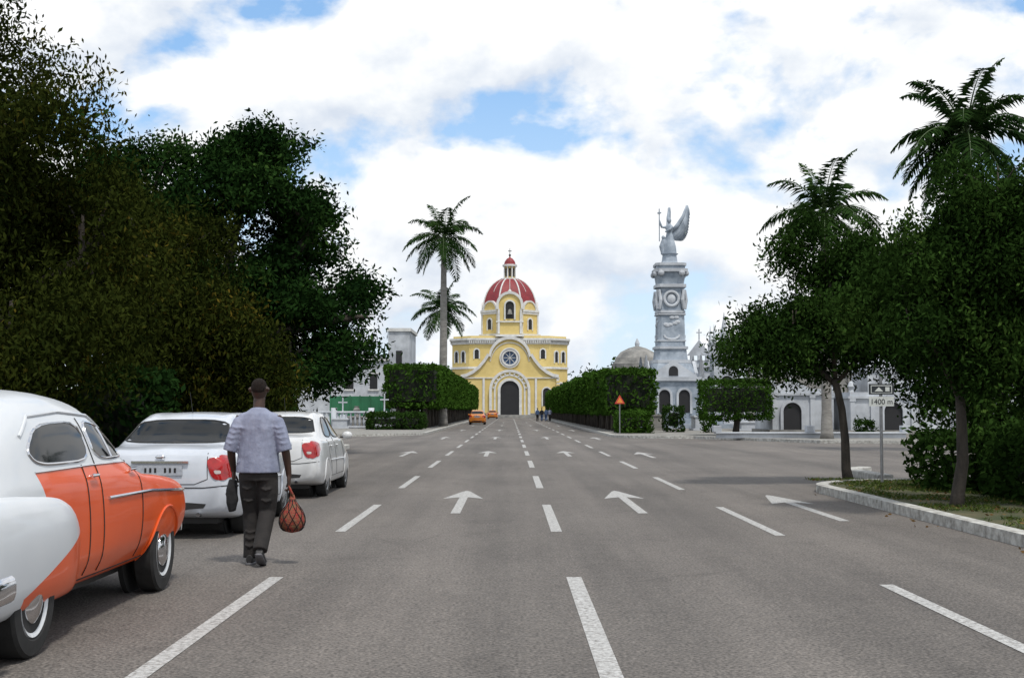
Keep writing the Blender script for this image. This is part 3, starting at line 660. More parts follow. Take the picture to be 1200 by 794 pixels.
# ------------------------------------------------------------ signs
r=empty('distance_sign',(7.0,24.2,.11)); b=MB()
b.tube([(0,0,-.1),(0,0,2.05)],.03,10,0); b.box(-.235,.235,-.045,-.03,1.68,1.88,1); b.box(-.235,.235,-.045,-.03,1.46,1.64,2); b.box(-.2,.2,-.048,-.0452,1.705,1.855,2); b.box(-.185,.185,-.052,-.0485,1.72,1.84,1)
b.extr([(-.13,1.74),(-.05,1.82),(.03,1.74)],-.056,-.0525,2); b.box(.07,.15,-.056,-.0525,1.74,1.82,2)
b.obj('post_and_plates',['metal','signdark','signwhite'],r)
tc=bpy.data.curves.new('lettering','FONT'); tc.body='1400 m'; tc.size=.14; tc.align_x='CENTER'; tc.extrude=.001
to=bpy.data.objects.new('lettering',tc); scene.collection.objects.link(to); to.parent=r; to.location=(0,-.048,1.50); to.rotation_euler=(R(90),0,0); tc.materials.append(M['signdark'])
r=empty('warning_sign',(6.4,75,.11)); b=MB(); b.tube([(0,0,0),(0,0,2.1)],.035,8,0)
b.extr([(-.3,1.75),(.3,1.75),(0,2.27)],-.06,-.04,1); b.extr([(-.18,1.81),(.18,1.81),(0,2.12)],-.065,-.0605,2); b.obj('post_and_plate',['metal','signred','signor'],r)

# ------------------------------------------------------------ cars
def pch(xs,ys,x):
    xs=np.array(xs,float); ys=np.array(ys,float); h=np.diff(xs); d=np.diff(ys)/h; m=np.zeros(len(xs)); m[0]=d[0]; m[-1]=d[-1]
    for i in range(1,len(xs)-1):
        if d[i-1]*d[i]>0: w1=2*h[i]+h[i-1]; w2=h[i]+2*h[i-1]; m[i]=(w1+w2)/(w1/d[i-1]+w2/d[i])
    i=np.clip(np.searchsorted(xs,x)-1,0,len(xs)-2); t=(x-xs[i])/h[i]
    return ((2*t**3-3*t**2+1)*ys[i]+(t**3-2*t**2+t)*h[i]*m[i]+(-2*t**3+3*t**2)*ys[i+1]+(t**3-t**2)*h[i]*m[i+1])
def cat(P,sub):
    out=[]; n=len(P)
    for i in range(n-1):
        p0=P[max(i-1,0)];p1=P[i];p2=P[i+1];p3=P[min(i+2,n-1)]
        for k in range(sub):
            t=k/sub; out.append(.5*((2*p1)+(-p0+p2)*t+(2*p0-5*p1+4*p2-p3)*t*t+(-p0+3*p1-3*p2+p3)*t**3))
    out.append(P[-1]); return out
def loft_body(stations,nx=110,sub=5):
    xs=[s[0] for s in stations]; K=len(stations[0][1]); X=np.unique(np.concatenate([np.linspace(xs[0],xs[-1],nx),xs]))
    G=np.zeros((len(X),K,2))
    for k in range(K):
        for c in (0,1): G[:,k,c]=pch(xs,[s[1][k][c] for s in stations],X)
    V=[];ring=None
    for i,x in enumerate(X):
        half=cat([G[i,k] for k in range(K)],sub); half=[(max(p[0],0),p[1]) for p in half]; half[0]=(0,half[0][1]); half[-1]=(0,half[-1][1])
        full=[(x,p[0],p[1]) for p in half]+[(x,-p[0],p[1]) for p in half[-2:0:-1]]
        ring=len(full); V+=full
    F=[]
    for i in range(len(X)-1):
        for k in range(ring): k2=(k+1)%ring; F.append((i*ring+k,i*ring+k2,(i+1)*ring+k2,(i+1)*ring+k))
    F+=[tuple(range(ring)),tuple((len(X)-1)*ring+k for k in range(ring))[::-1]]
    return V,F
AX={'R':(lambda a,b:((a,-4,b),(0,1,0))),'L':(lambda a,b:((a,4,b),(0,-1,0))),'B':(lambda a,b:((-4,a,b),(1,0,0))),'F':(lambda a,b:((9,a,b),(-1,0,0))),'T':(lambda a,b:((a,b,4),(0,0,-1)))}
def prj(bvh,ax,a,b,off):
    o,d=AX[ax](a,b); h=bvh.ray_cast(Vector(o),Vector(d))
    if h[0] is None:
        o2=Vector(o)+Vector(d)*4.0; h=bvh.find_nearest(o2)
    nr=h[1]; 
    if nr.dot(Vector(d))>0: nr=-nr
    return h[0]+nr*off
def chaikin(p,it=3):
    for _ in range(it):
        q=[]
        for i in range(len(p)):
            a=p[i];b=p[(i+1)%len(p)]; q+=[(a[0]*.8+b[0]*.2,a[1]*.8+b[1]*.2),(a[0]*.2+b[0]*.8,a[1]*.2+b[1]*.8)]
        p=q
    return p
def densify(p,d=.04,closed=True):
    q=[];n=len(p)
    for i in range(n if closed else n-1):
        a=p[i];b=p[(i+1)%n]; k=max(1,int(math.hypot(a[0]-b[0],a[1]-b[1])/d))
        q+=[(a[0]+(b[0]-a[0])*j/k,a[1]+(b[1]-a[1])*j/k) for j in range(k)]
    if not closed: q.append(p[-1])
    return q
def patch(mb,bvh,ax,poly,m,off=.006,rings=8,trim=None,tr=.008,it=2):
    p=densify(chaikin(poly,it)); c=(sum(a for a,_ in p)/len(p),sum(b for _,b in p)/len(p)); n=len(p); V=[];F=[]
    for k in range(rings):
        s=1-k/rings
        for a,b in p: V.append(prj(bvh,ax,c[0]+(a-c[0])*s,c[1]+(b-c[1])*s,off))
    V.append(prj(bvh,ax,c[0],c[1],off))
    for k in range(rings-1):
        for i in range(n): j=(i+1)%n; F.append((k*n+i,k*n+j,(k+1)*n+j,(k+1)*n+i))
    for i in range(n): F.append(((rings-1)*n+i,(rings-1)*n+(i+1)%n,rings*n))
    mb.add(V,F,m)
    if trim is not None: mb.tube([prj(bvh,ax,a,b,.004) for a,b in p],tr,6,trim,closed=True)
def pline(mb,bvh,ax,pts,r,m,off=.0,closed=False):
    mb.tube([prj(bvh,ax,a,b,off) for a,b in densify(pts,.05,closed)],r,6,m,closed=closed)
def wheel(mb,x,y,r,w,sgn,tyre,rim,cap,style):
    T=Matrix.Translation((x,y,r))@Matrix.Rotation(R(90)*sgn,4,'X')
    mb.lathe([(r*.6,-w/2),(r*.93,-w/2),(r,-w*.38),(r,w*.38),(r*.95,w/2),(r*.70,w*.52),(r*.64,w*.42)],0,0,40,tyre,T=T)
    if style=='old':
        mb.lathe([(r*.66,w*.38),(r*.64,w*.5),(r*.60,w*.46),(r*.5,w*.34),(r*.42,w*.36)],0,0,36,rim,T=T)
        mb.lathe([(r*.42,w*.30),(r*.40,w*.45),(r*.30,w*.56),(r*.15,w*.62),(.005,w*.64)],0,0,30,cap,T=T)
    else:
        mb.lathe([(r*.66,w*.35),(r*.63,w*.47),(r*.56,w*.40),(r*.2,w*.46),(.005,w*.46)],0,0,36,rim,T=T)
        for i in range(7):
            T2=T@Matrix.Rotation(2*math.pi*i/7,4,'Z'); mb.box(r*.30,r*.52,-r*.06,r*.06,w*.40,w*.448,tyre,T2)
def wheelcut(o,cuts):
    for i,(x,z,r,y0,y1) in enumerate(cuts):
        c=MB(); c.lathe([(r,y0),(r,y1)],0,0,40,0,T=Matrix.Translation((x,0,z))@Matrix.Rotation(R(-90),4,'X')); co=c.obj('cut',['dark'])
        md=o.modifiers.new('b%d'%i,'BOOLEAN'); md.object=co; md.operation='DIFFERENCE'; md.solver='EXACT'
        bpy.context.view_layer.update()
        dg=bpy.context.evaluated_depsgraph_get(); me=bpy.data.meshes.new_from_object(o.evaluated_get(dg)); o.modifiers.clear(); o.data=me
        bpy.data.objects.remove(co)
    me=o.data
    me.polygons.foreach_set('use_smooth',[True]*len(me.polygons))
    try: me.set_sharp_from_angle(angle=R(38))
    except Exception: pass

def sedan(name,loc,paint,rz=R(90)):
    root=empty(name,loc,rz)
    def st(x,zb,wb,wm,zm,ws,zs,wt,zt,zc): return (x,[(0,zb),(wb,zb),(wm,zb+.10),(wm+.008,zm),(ws+.01,zs-.03),(ws-.03,zs+.02),(wt,zt),(wt*.6,zc-.012),(0,zc)])
    S=[st(0,.36,.58,.70,.60,.64,.80,.50,.87,.885),st(.04,.31,.62,.77,.60,.73,.88,.56,.97,.985),st(.16,.26,.66,.825,.60,.77,.92,.60,1.03,1.045),st(.35,.23,.70,.842,.60,.79,.935,.62,1.05,1.07),
       st(.60,.21,.72,.848,.60,.80,.95,.63,1.07,1.09),st(.80,.21,.72,.85,.60,.80,.95,.62,1.15,1.17),st(1.25,.2,.72,.85,.60,.80,.955,.565,1.365,1.41),st(1.6,.2,.72,.85,.6,.80,.955,.57,1.41,1.465),
       st(2.1,.2,.72,.85,.6,.80,.955,.57,1.415,1.475),st(2.5,.2,.72,.85,.6,.80,.95,.57,1.36,1.425),st(2.85,.2,.72,.85,.6,.80,.945,.60,1.19,1.24),st(3.22,.2,.72,.845,.6,.79,.93,.64,.975,1.01),
       st(3.85,.21,.70,.83,.58,.76,.79,.58,.86,.885),st(4.12,.25,.62,.74,.52,.67,.67,.5,.73,.75),st(4.24,.30,.5,.60,.5,.56,.60,.42,.65,.665),st(4.28,.36,.42,.5,.48,.46,.55,.36,.58,.59)]
    V,F=loft_body(S); bvh=BVHTree.FromPolygons([Vector(v) for v in V],F)
    b=MB(); b.add(V,F,0); body=b.obj('body_shell',[paint],root,True)
    wheelcut(body,[(x,.31,.345,sg*.60 if sg>0 else -.95,.95 if sg>0 else -.60) for x in (.93,3.43) for sg in (-1,1)])
    d=MB(); GL,SE,RED,CL,BK,CH,PT,PL=range(8); mats=['glass','seam','redlamp','clearlamp','blackplastic','chrome',paint,'plate']
    patch(d,bvh,'B',[(-.53,1.37),(.53,1.37),(.60,1.20),(.645,1.10),(-.645,1.10),(-.60,1.20)],GL,trim=BK,tr=.012)
    patch(d,bvh,'F',[(-.53,1.35),(.53,1.35),(.63,1.03),(-.63,1.03)],GL,trim=BK,tr=.012)
    d.box(.25,4.0,-.62,.62,.17,.30,BK)
    for s in ('R','L'):
        sg=-1 if s=='R' else 1
        patch(d,bvh,s,[(1.20,1.03),(1.93,1.01),(1.93,1.36),(1.62,1.365),(1.40,1.27)],GL,trim=BK,tr=.010,it=2)
        patch(d,bvh,s,[(2.02,1.01),(2.98,.99),(2.86,1.09),(2.52,1.30),(2.30,1.36),(2.02,1.365)],GL,trim=BK,tr=.010,it=2)
        for ln in ([(1.975,1.38),(1.975,.34)],[(3.0,.97),(3.02,.34),(1.35,.34)],[(1.27,.97),(1.22,.70),(1.36,.55),(1.36,.34)]): pline(d,bvh,s,ln,.0045,SE,.001)
        pline(d,bvh,s,[(1.30,.62),(3.05,.60)],.012,PT,.004)
        for x in (1.45,2.15): 
            p=prj(bvh,s,x,.86,.02); d.ell(p,(.085,.018,.018),PT,10,6)
        patch(d,bvh,s,[(.05,.70),(.18,.74),(.28,.88),(.27,.96),(.05,.98)],RED,off=.008,it=2)
        d.ell((2.93,sg*.93,1.02),(.07,.10,.075),PT,12,8); d.box(2.90,2.96,min(sg*.80,sg*.9),max(sg*.80,sg*.9),.97,1.0,BK)
        a=sg; patch(d,bvh,'B',[(a*.52,.95),(a*.78,.94),(a*.82,.80),(a*.76,.68),(a*.60,.70)],RED,off=.010,it=2)
        patch(d,bvh,'B',[(a*.62,.80),(a*.70,.80),(a*.70,.76),(a*.64,.76)],CL,off=.014,it=1,rings=4)
        for (wx) in (.93,3.43):
            n=18; d.tube([(wx+.352*math.cos(t),prj(bvh,s,wx+.40*math.cos(t),.31+.40*math.sin(t),0).y,.31+.352*math.sin(t)) for t in np.linspace(R(-12),R(192),n)],.014,6,PT)
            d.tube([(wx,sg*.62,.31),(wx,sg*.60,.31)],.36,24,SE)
            wheel(d,wx,sg*.755,.305,.185,1 if sg<0 else -1,8,9,9,'new')
        patch(d,bvh,'F',[(a*.35,.66),(a*.62,.74),(a*.66,.62),(a*.4,.58)],CL,off=.01,it=2)
    pline(d,bvh,'B',[(-.54,1.0),(-.55,.70),(-.4,.64),(.4,.64),(.55,.70),(.54,1.0)],.0045,SE,.001)
    pline(d,bvh,'B',[(-.82,.63),(-.5,.60),(.5,.60),(.82,.63)],.006,SE,.001)
    patch(d,bvh,'B',[(-.5,.35),(.5,.35),(.55,.43),(-.55,.43)],BK,off=.006,it=1)
    d.box(-.018,.0,-.26,.26,.745,.86,PL)
    for k in range(7): 
        if k!=3: d.box(-.021,-.0182,-.19+k*.057,-.165+k*.057,.775,.83,SE)
    d.box(-.03,.02,-.33,.33,.885,.91,CH)
    d.ell((.0,0,.955),(.012,.06,.03),CH,12,6)
    d.tube([(-.01,-.45,.29),(.25,-.45,.29)],.025,10,5)
    d.tube([(1.5,0,1.46),(1.35,0,1.72)],.004,5,BK)
    d.obj('windows_lamps_wheels',mats+['rubber','metal'],root,'auto')
    return root
sedan('parked_car',(-4.06,14.9,0),'carwhite2'); sedan('parked_car',(-4.05,21.6,0),'carwhite')
sedan('taxi_car',(-3.4,131,0),'taxi'); sedan('taxi_car',(-3.0,214,0),'taxi')

def classic(loc,rz=R(90)):
    root=empty('classic_car',loc,rz)
    def st(x,zb,wb,w2,z2,w3,z3,w4,z4,w5,z5,w6,z6,w7,z7,zc): return (x,[(0,zb),(wb,zb),(w2,z2),(w3,z3),(w4,z4),(w5,z5),(w6,z6),(w7,z7),(0,zc)])
    S=[st(0,.38,.40,.50,.45,.54,.60,.50,.75,.42,.84,.30,.90,.15,.93,.94),
       st(.10,.32,.50,.64,.42,.68,.62,.64,.80,.56,.92,.42,1.00,.22,1.03,1.04),
       st(.40,.28,.60,.74,.40,.77,.62,.74,.86,.66,1.00,.52,1.12,.28,1.17,1.19),
       st(.80,.27,.64,.80,.40,.82,.62,.80,.90,.74,1.06,.60,1.24,.34,1.33,1.36),
       st(1.20,.27,.66,.81,.40,.835,.62,.82,.92,.77,1.09,.63,1.36,.38,1.50,1.53),
       st(1.65,.27,.66,.82,.40,.85,.62,.83,.93,.785,1.10,.635,1.44,.40,1.59,1.63),
       st(2.20,.27,.66,.825,.40,.86,.62,.84,.93,.79,1.10,.635,1.45,.40,1.61,1.655),
       st(2.80,.27,.66,.83,.40,.87,.62,.85,.93,.79,1.10,.62,1.43,.38,1.58,1.62),
       st(3.12,.27,.66,.83,.40,.875,.62,.86,.93,.79,1.09,.60,1.36,.38,1.49,1.53),
       st(3.45,.27,.66,.83,.40,.885,.62,.87,.93,.78,1.04,.60,1.12,.36,1.18,1.20),
       st(3.62,.27,.66,.83,.40,.89,.62,.875,.93,.76,1.00,.56,1.02,.34,1.08,1.11),
       st(4.20,.28,.66,.85,.40,.91,.62,.89,.88,.76,.95,.54,.94,.32,1.04,1.08),
       st(4.62,.30,.64,.83,.42,.90,.62,.87,.83,.74,.90,.50,.88,.30,.97,1.01),
       st(4.82,.33,.56,.76,.44,.83,.60,.79,.78,.66,.83,.44,.82,.26,.88,.91),
       st(4.92,.40,.44,.58,.48,.62,.60,.59,.70,.50,.75,.34,.76,.2,.80,.82)]
    V,F=loft_body(S,130,6); bvh=BVHTree.FromPolygons([Vector(v) for v in V],F)
    def painted(name,facfn):
        m,nt,bs=newmat(name); N=nt.nodes; L=nt.links; tc=N.new('ShaderNodeTexCoord'); sx=N.new('ShaderNodeSeparateXYZ'); L.new(tc.outputs['Object'],sx.inputs[0])
        def mth(op,a,b=None):
            q=N.new('ShaderNodeMath'); q.operation=op
            for i,v in enumerate((a,b)):
                if v is None: continue
                if isinstance(v,(int,float)): q.inputs[i].default_value=v
                else: L.new(v,q.inputs[i])
            return q.outputs[0]
        fac=facfn(mth,sx.outputs['X'],sx.outputs['Z'])
        n=N.new('ShaderNodeTexNoise'); n.inputs['Scale'].default_value=3; n.inputs['Detail'].default_value=6; L.new(tc.outputs['Object'],n.inputs['Vector'])
        def two(a,b):
            r=N.new('ShaderNodeMixRGB'); r.inputs[1].default_value=c4(a); r.inputs[2].default_value=c4(b); L.new(n.outputs['Fac'],r.inputs[0]); return r.outputs[0]
        mx=N.new('ShaderNodeMixRGB'); L.new(fac,mx.inputs[0]); L.new(two((.52,.55,.58),(.62,.64,.66)),mx.inputs[1]); L.new(two((.62,.070,.006),(.76,.10,.009)),mx.inputs[2]); L.new(mx.outputs[0],bs.inputs['Base Color'])
        bs.inputs['Roughness'].default_value=.34; bs.inputs['Specular IOR Level'].default_value=.35; bs.inputs['Coat Weight'].default_value=.35; bs.inputs['Coat Roughness'].default_value=.05
        return m
    m=painted('two_tone_paint',lambda f,X,Z:f('MAXIMUM',f('MULTIPLY',f('LESS_THAN',Z,1.105),f('GREATER_THAN',f('ADD',X,f('MULTIPLY',Z,.45)),1.88)),f('GREATER_THAN',X,3.52)))
    b=MB(); b.add(V,F,0); body=b.obj('body_shell',[m],root,True)
    wheelcut(body,[(4.05,.33,.365,-1.1,-.58),(4.05,.33,.365,.58,1.1),(1.15,.33,.36,-1.1,-.58),(1.15,.33,.36,.58,1.1)])
    WX=(1.15,4.05)
    # orange lower front corner of the pontoon fender below a rising moulding
    fm=painted('fender_two_tone',lambda f,X,Z:f('MULTIPLY',f('LESS_THAN',f('SUBTRACT',Z,f('MULTIPLY',f('SUBTRACT',X,.9),.27)),.385),f('GREATER_THAN',X,.9)))
    for sg in (-1,1):
        f=MB(); Vf=[];Ff=[]; nx=48; ns=34
        for i in range(nx+1):
            t=i/nx; x=.10+2.10*t; e=max(1e-3,1-abs(2*(t-.5))**3.6)**.5
            wv=.205*e; zt=.60+.39*e*(1-.14*(t-.5)); zb=.60-.34*min(1,e*1.25)
            for k in range(ns):
                a=2*math.pi*k/ns; ca,sa=math.cos(a),math.sin(a)
                yy=.715+wv*math.copysign(abs(ca)**.66,ca); zc=.60
                zz=zc+(zt-zc)*sa if sa>0 else zc+(zc-zb)*math.copysign(abs(sa)**.6,sa)
                Vf.append((x,sg*yy,zz))
        for i in range(nx):
            for k in range(ns): k2=(k+1)%ns; Ff.append((i*ns+k,i*ns+k2,(i+1)*ns+k2,(i+1)*ns+k))
        Ff+=[tuple(range(ns)),tuple(nx*ns+k for k in range(ns))]
        f.add(Vf,Ff,0); fo=f.obj('rear_fender',[fm],root,True)
        wheelcut(fo,[(1.15,.12,.37,.3 if sg>0 else -1.2,1.2 if sg>0 else -.3)])
    d=MB(); GL,SE,CH,BK,RED,CL,RB,RM,OR,WH=range(10); mats=['glass','seam','chrome','blackplastic','redlamp','clearlamp','rubber','oldwhite','orange','oldwhite']
    d.box(.3,4.7,-.60,.60,.20,.36,BK)
    for s in ('R','L'):
        sg=-1 if s=='R' else 1
        patch(d,bvh,s,[(1.42,1.17),(1.36,1.24),(1.62,1.40),(2.44,1.42),(2.44,1.145),(1.60,1.145)],GL,trim=CH,tr=.010)
        patch(d,bvh,s,[(2.56,1.145),(2.56,1.42),(2.90,1.39),(3.12,1.30),(3.30,1.14)],GL,trim=CH,tr=.010)
        pline(d,bvh,s,[(2.94,1.37),(2.94,1.15)],.009,CH,.006)
        pline(d,bvh,s,[(1.35,1.33),(1.6,1.455),(2.2,1.485),(2.85,1.455),(3.2,1.33)],.012,WH,.006)
        pline(d,bvh,s,[(1.38,1.105),(2.4,1.11),(3.4,1.10)],.006,CH,.003)
        pline(d,bvh,s,[(2.62,.865),(3.6,.86),(4.70,.80)],.013,CH,.005)
        for ln in ([(2.50,1.44),(2.50,.36)],[(2.22,1.12),(2.21,.36)],[(3.38,1.08),(3.40,.36)],[(2.1,.335),(3.66,.335)]): pline(d,bvh,s,ln,.0055,SE,.001)
        for x in (2.34,3.22): 
            p=prj(bvh,s,x,1.03,.03); d.tube([(p.x-.07,p.y,p.z),(p.x+.07,p.y,p.z)],.012,8,CH); d.tube([(p.x+.05,p.y,p.z),(p.x+.05,p.y-sg*.03,p.z)],.012,6,CH)
        d.tube([(4.05+.372*math.cos(t),prj(bvh,s,4.05+.42*math.cos(t),.33+.42*math.sin(t),0).y,.33+.372*math.sin(t)) for t in np.linspace(R(-5),R(185),20)],.014,6,OR)
        for x in WX:
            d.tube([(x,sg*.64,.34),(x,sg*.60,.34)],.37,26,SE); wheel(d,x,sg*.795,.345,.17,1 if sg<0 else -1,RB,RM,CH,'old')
        d.lathe([(.06,0),(.06,.06),(.03,.10)],0,0,14,RED,T=Matrix.Translation((.10,sg*.70,.78))@Matrix.Rotation(R(-90),4,'Y'))
        d.lathe([(.10,0),(.11,.03),(.07,.06),(.01,.075)],0,0,20,CL,T=Matrix.Translation((4.80,sg*.58,.70))@Matrix.Rotation(R(90),4,'Y'))
    patch(d,bvh,'F',[(-.58,1.44),(.58,1.44),(.66,1.18),(-.66,1.18)],GL,trim=CH,tr=.014)
    d.tube([prj(bvh,'F',0,z,.01) for z in (1.19,1.3,1.44)],.012,6,CH)
    patch(d,bvh,'B',[(-.38,1.46),(.38,1.46),(.50,1.28),(.46,1.20),(-.46,1.20),(-.50,1.28)],GL,trim=CH,tr=.014)
    for x0,s,w in ((-.10,1,.975),(5.0,-1,.82)):
        k=.62 if s>0 else .16
        pth=[(x0+s*k,-w,.50),(x0+s*k*.6,-w,.50),(x0+s*.15,-w+.07,.50),(x0+s*.03,-.65,.50),(x0,0,.50),(x0+s*.03,.65,.50),(x0+s*.15,w-.07,.50),(x0+s*k*.6,w,.50),(x0+s*k,w,.50)]
        if s<0: pth=[p for i,p in enumerate(pth) if i not in (1,7)]
        P=cat([np.array(p) for p in pth],5); d.tube([tuple(p) for p in P],[(.075,.03)]*len(P),10,CH,ref=(0,0,1))
        for y in (-.4,.4): d.tube([(x0-s*.03,y,.38),(x0-s*.06,y,.52),(x0-s*.03,y,.64)],.035,8,CH)
    d.tube([prj(bvh,'T',x,0,.01) for x in (3.7,4.1,4.5,4.75)],[.01,.015,.02,.03],8,CH)
    for z in (.58,.66,.74): d.tube([prj(bvh,'F',y,z,.02) for y in np.linspace(-.5,.5,12)],.018,6,CH)
    d.tube([(.0,-.55,.25),(.5,-.5,.26)],.025,8,3)
    d.obj('windows_trim_wheels',mats,root,'auto')
    return root
classic((-3.77,6.72,0))

# ------------------------------------------------------------ people
def person(name,loc,rz,hands=True,vox=.008,cols=('shirt','trouser'),bag=True,s=1):
    root=empty(name,loc,rz,s)
    sk=MB()
    sk.tube([(0,.0,1.40),(0,.0,1.50),(0,.012,1.58)],[(.065,.062),(.056,.06),(.056,.06)],14,ref=(1,0,0))
    sk.ell((0,.01,1.665),(.077,.095,.105)); sk.ell((0,.05,1.61),(.055,.055,.055)); sk.ell((0,-.035,1.68),(.072,.06,.075))
    sk.tube([(0,.10,1.675),(0,.118,1.645),(0,.10,1.638)],[.010,.017,.012],8); sk.tube([(-.022,.098,1.612),(.022,.098,1.612)],.010,8)
    for sg in (-1,1): sk.tube([(sg*.076,.0,1.685),(sg*.090,-.012,1.67),(sg*.082,-.004,1.64)],[.012,.016,.010],8); sk.ell((sg*.03,.088,1.678),(.014,.012,.010))
    arms=[[(.165,0,1.40),(.222,-.03,1.28),(.255,-.05,1.15),(.272,-.02,1.02),(.285,.01,.90),(.290,.02,.84)],
          [(-.165,0,1.40),(-.222,-.03,1.28),(-.252,-.06,1.15),(-.258,.0,1.03),(-.254,.06,.93),(-.252,.08,.88)]]
    for A in arms: sk.tube(A,[.055,.048,.042,.040,.031,.027],12)
    for A,sg in zip(arms,(1,-1)):
        w=Vector(A[-1]); 
        sk.tube([w+Vector((0,0,.02)),w+Vector((0,.005,-.04)),w+Vector((0,.008,-.095))],[(.020,.030),(.019,.042),(.017,.040)],12,ref=(1,0,0))
        k=w+Vector((0,.008,-.095))
        for i,(dy,L) in enumerate(((.030,.070),(.010,.078),(-.011,.073),(-.031,.056))):
            a=k+Vector((0,dy,0)); p1=a+Vector((0,0,-L*.45)); p2=p1+Vector((-sg*L*.30,0,-L*.20)); p3=p2+Vector((-sg*L*.28,0,L*.14))
            sk.tube([a+Vector((0,0,.02)),a,p1,p2,p3],[.009,.0098,.0092,.0085,.007],8)
        t=w+Vector((0,.028,-.03)); sk.tube([t,t+Vector((-sg*.012,.028,-.025)),t+Vector((-sg*.026,.036,-.058)),t+Vector((-sg*.034,.030,-.082))],[.012,.012,.010,.008],8)
    remeshed(sk,'head_and_arms',['skin'],root,max(vox*.6,.0045),3)
    h=MB(); h.ell((0,-.012,1.700),(.0735,.087,.074)); h.ell((0,-.040,1.682),(.071,.058,.070))
    h.obj('hair',['hair'],root,True)
    c=MB()
    c.tube([(0,-.002,1.49),(0,-.005,1.465),(0,-.008,1.43),(0,-.01,1.38),(0,-.01,1.30),(0,-.008,1.2),(0,-.01,1.05),(0,-.012,.93),(0,-.012,.875)],[(.066,.064),(.10,.078),(.150,.098),(.178,.115),(.186,.125),(.187,.125),(.196,.132),(.208,.142),(.210,.145)],24,ref=(1,0,0))
    for sg in (1,-1): c.tube([(sg*.07,-.005,1.41),(sg*.135,-.008,1.382),(sg*.175,-.015,1.345),(sg*.205,-.028,1.28),(sg*.236,-.042,1.19),(sg*.264,-.046,1.08)],[.055,.068,.074,.070,.066,.068],18)
    rr=random.Random(4)
    for k in range(16):
        z=rr.uniform(.95,1.34); x=rr.uniform(-.13,.13); dz=rr.uniform(-.09,.09); L=rr.uniform(.05,.10); yb=-.135+ .03*(abs(x)/.13)
        c.tube([(x-L,yb+.030,z+dz),(x,yb+.006,z),(x+L,yb+.030,z-dz*.6)],[.006,.012,.006],6)
    for sg in (1,-1):
        for k in range(4):
            z=1.30-.05*k; x=sg*(.20+.016*k); c.tube([(x-.05,-.082-.004*k,z+.02),(x,-.102-.004*k,z),(x+.05,-.08-.004*k,z+.012)],[.006,.011,.006],6)
    remeshed(c,'shirt',[cols[0]],root,max(vox,.0085),7)
    t=MB()
    t.tube([(0,-.01,.96),(0,-.01,.88),(0,-.008,.80)],[(.165,.115),(.18,.125),(.175,.12)],16,ref=(1,0,0))
    t.tube([(.085,0,.86),(.09,.02,.68),(.085,.035,.50),(.075,-.075,.34),(.068,-.185,.20),(.066,-.215,.155)],[.105,.10,.082,.076,.072,.070],14)
    t.tube([(-.085,0,.86),(-.085,.045,.68),(-.08,.09,.50),(-.075,.075,.32),(-.072,.055,.15),(-.072,.05,.06)],[.105,.10,.082,.075,.073,.075],14)
    for z,x,y in ((.30,-.075,.0),(.24,-.075,-.01),(.17,-.075,-.02),(.46,-.08,.02),(.60,-.085,-.045),(.72,-.09,-.08)): t.tube([(x-.05,y+.005,z+.02),(x,y,z),(x+.05,y+.005,z+.015)],[.008,.014,.008],6)
    for z,x,y in ((.45,.08,-.035),(.32,.075,-.15),(.27,.07,-.185),(.60,.09,-.075),(.71,.09,-.095)): t.tube([(x-.05,y+.005,z+.02),(x,y,z),(x+.05,y+.005,z+.015)],[.008,.014,.008],6)
    t.tube([(0,-.115,.84),(0,-.09,.74)],[.012,.008],6)
    remeshed(t,'trousers',[cols[1]],root,max(vox,.009),4)
    sh=MB(); sh.tube([(-.072,-.025,.05),(-.072,.03,.055),(-.075,.12,.045),(-.08,.19,.032),(-.082,.225,.03)],[(.034,.045),(.038,.05),(.042,.04),(.043,.03),(.025,.018)],12,ref=(1,0,0))
    sh.tube([(.066,-.255,.155),(.066,-.215,.125),(.064,-.14,.075),(.064,-.08,.04),(.064,-.045,.032)],[(.034,.042),(.038,.046),(.042,.038),(.043,.03),(.026,.02)],12,ref=(1,0,0))
    remeshed(sh,'shoes',['shoe'],root,.007,3)
    so=MB(); so.tube([(-.072,-.055,.008),(-.072,.03,.008),(-.078,.13,.008),(-.082,.225,.008)],[(.034,.012),(.038,.012),(.046,.012),(.03,.012)],12,ref=(1,0,0))
    so.tube([(.066,-.285,.130),(.066,-.235,.095),(.064,-.15,.035),(.064,-.06,.006)],[(.034,.010),(.038,.010),(.045,.010),(.036,.010)],12,ref=(1,0,0)); so.obj('soles',['sole'],root,True)
    if bag:
        g=MB(); x,y=.325,.02
        prof=[(.012,.30),(.075,.315),(.115,.36),(.125,.42),(.108,.49),(.07,.55),(.035,.60),(.02,.66)]
        g.lathe(prof,x,y,20,0,sx=1,sy=.85)
        for tw in (1.6,-1.6):
            for k in range(9):
                a=2*math.pi*k/9; g.tube([(x+r*1.02*math.cos(a+z*tw*3),y+r*.88*math.sin(a+z*tw*3),z) for r,z in [(pch([p[1] for p in prof],[p[0] for p in prof],np.array([zz]))[0],zz) for zz in np.linspace(.32,.62,12)]],.0035,5,1)
        g.tube([(x,y,.655),(x-.02,y,.70),(x-.035,y,.74)],[.02,.014,.012],8,0); g.tube([(x+.02,y,.60),(x-.0,y-.03,.68),(x-.03,y-.03,.745),(x-.035,y+.03,.745),(x-.01,y+.03,.68),(x+.02,y,.60)],.007,6,0)
        g.obj('bag_in_hand',['bagred','blackcloth'],root,True)
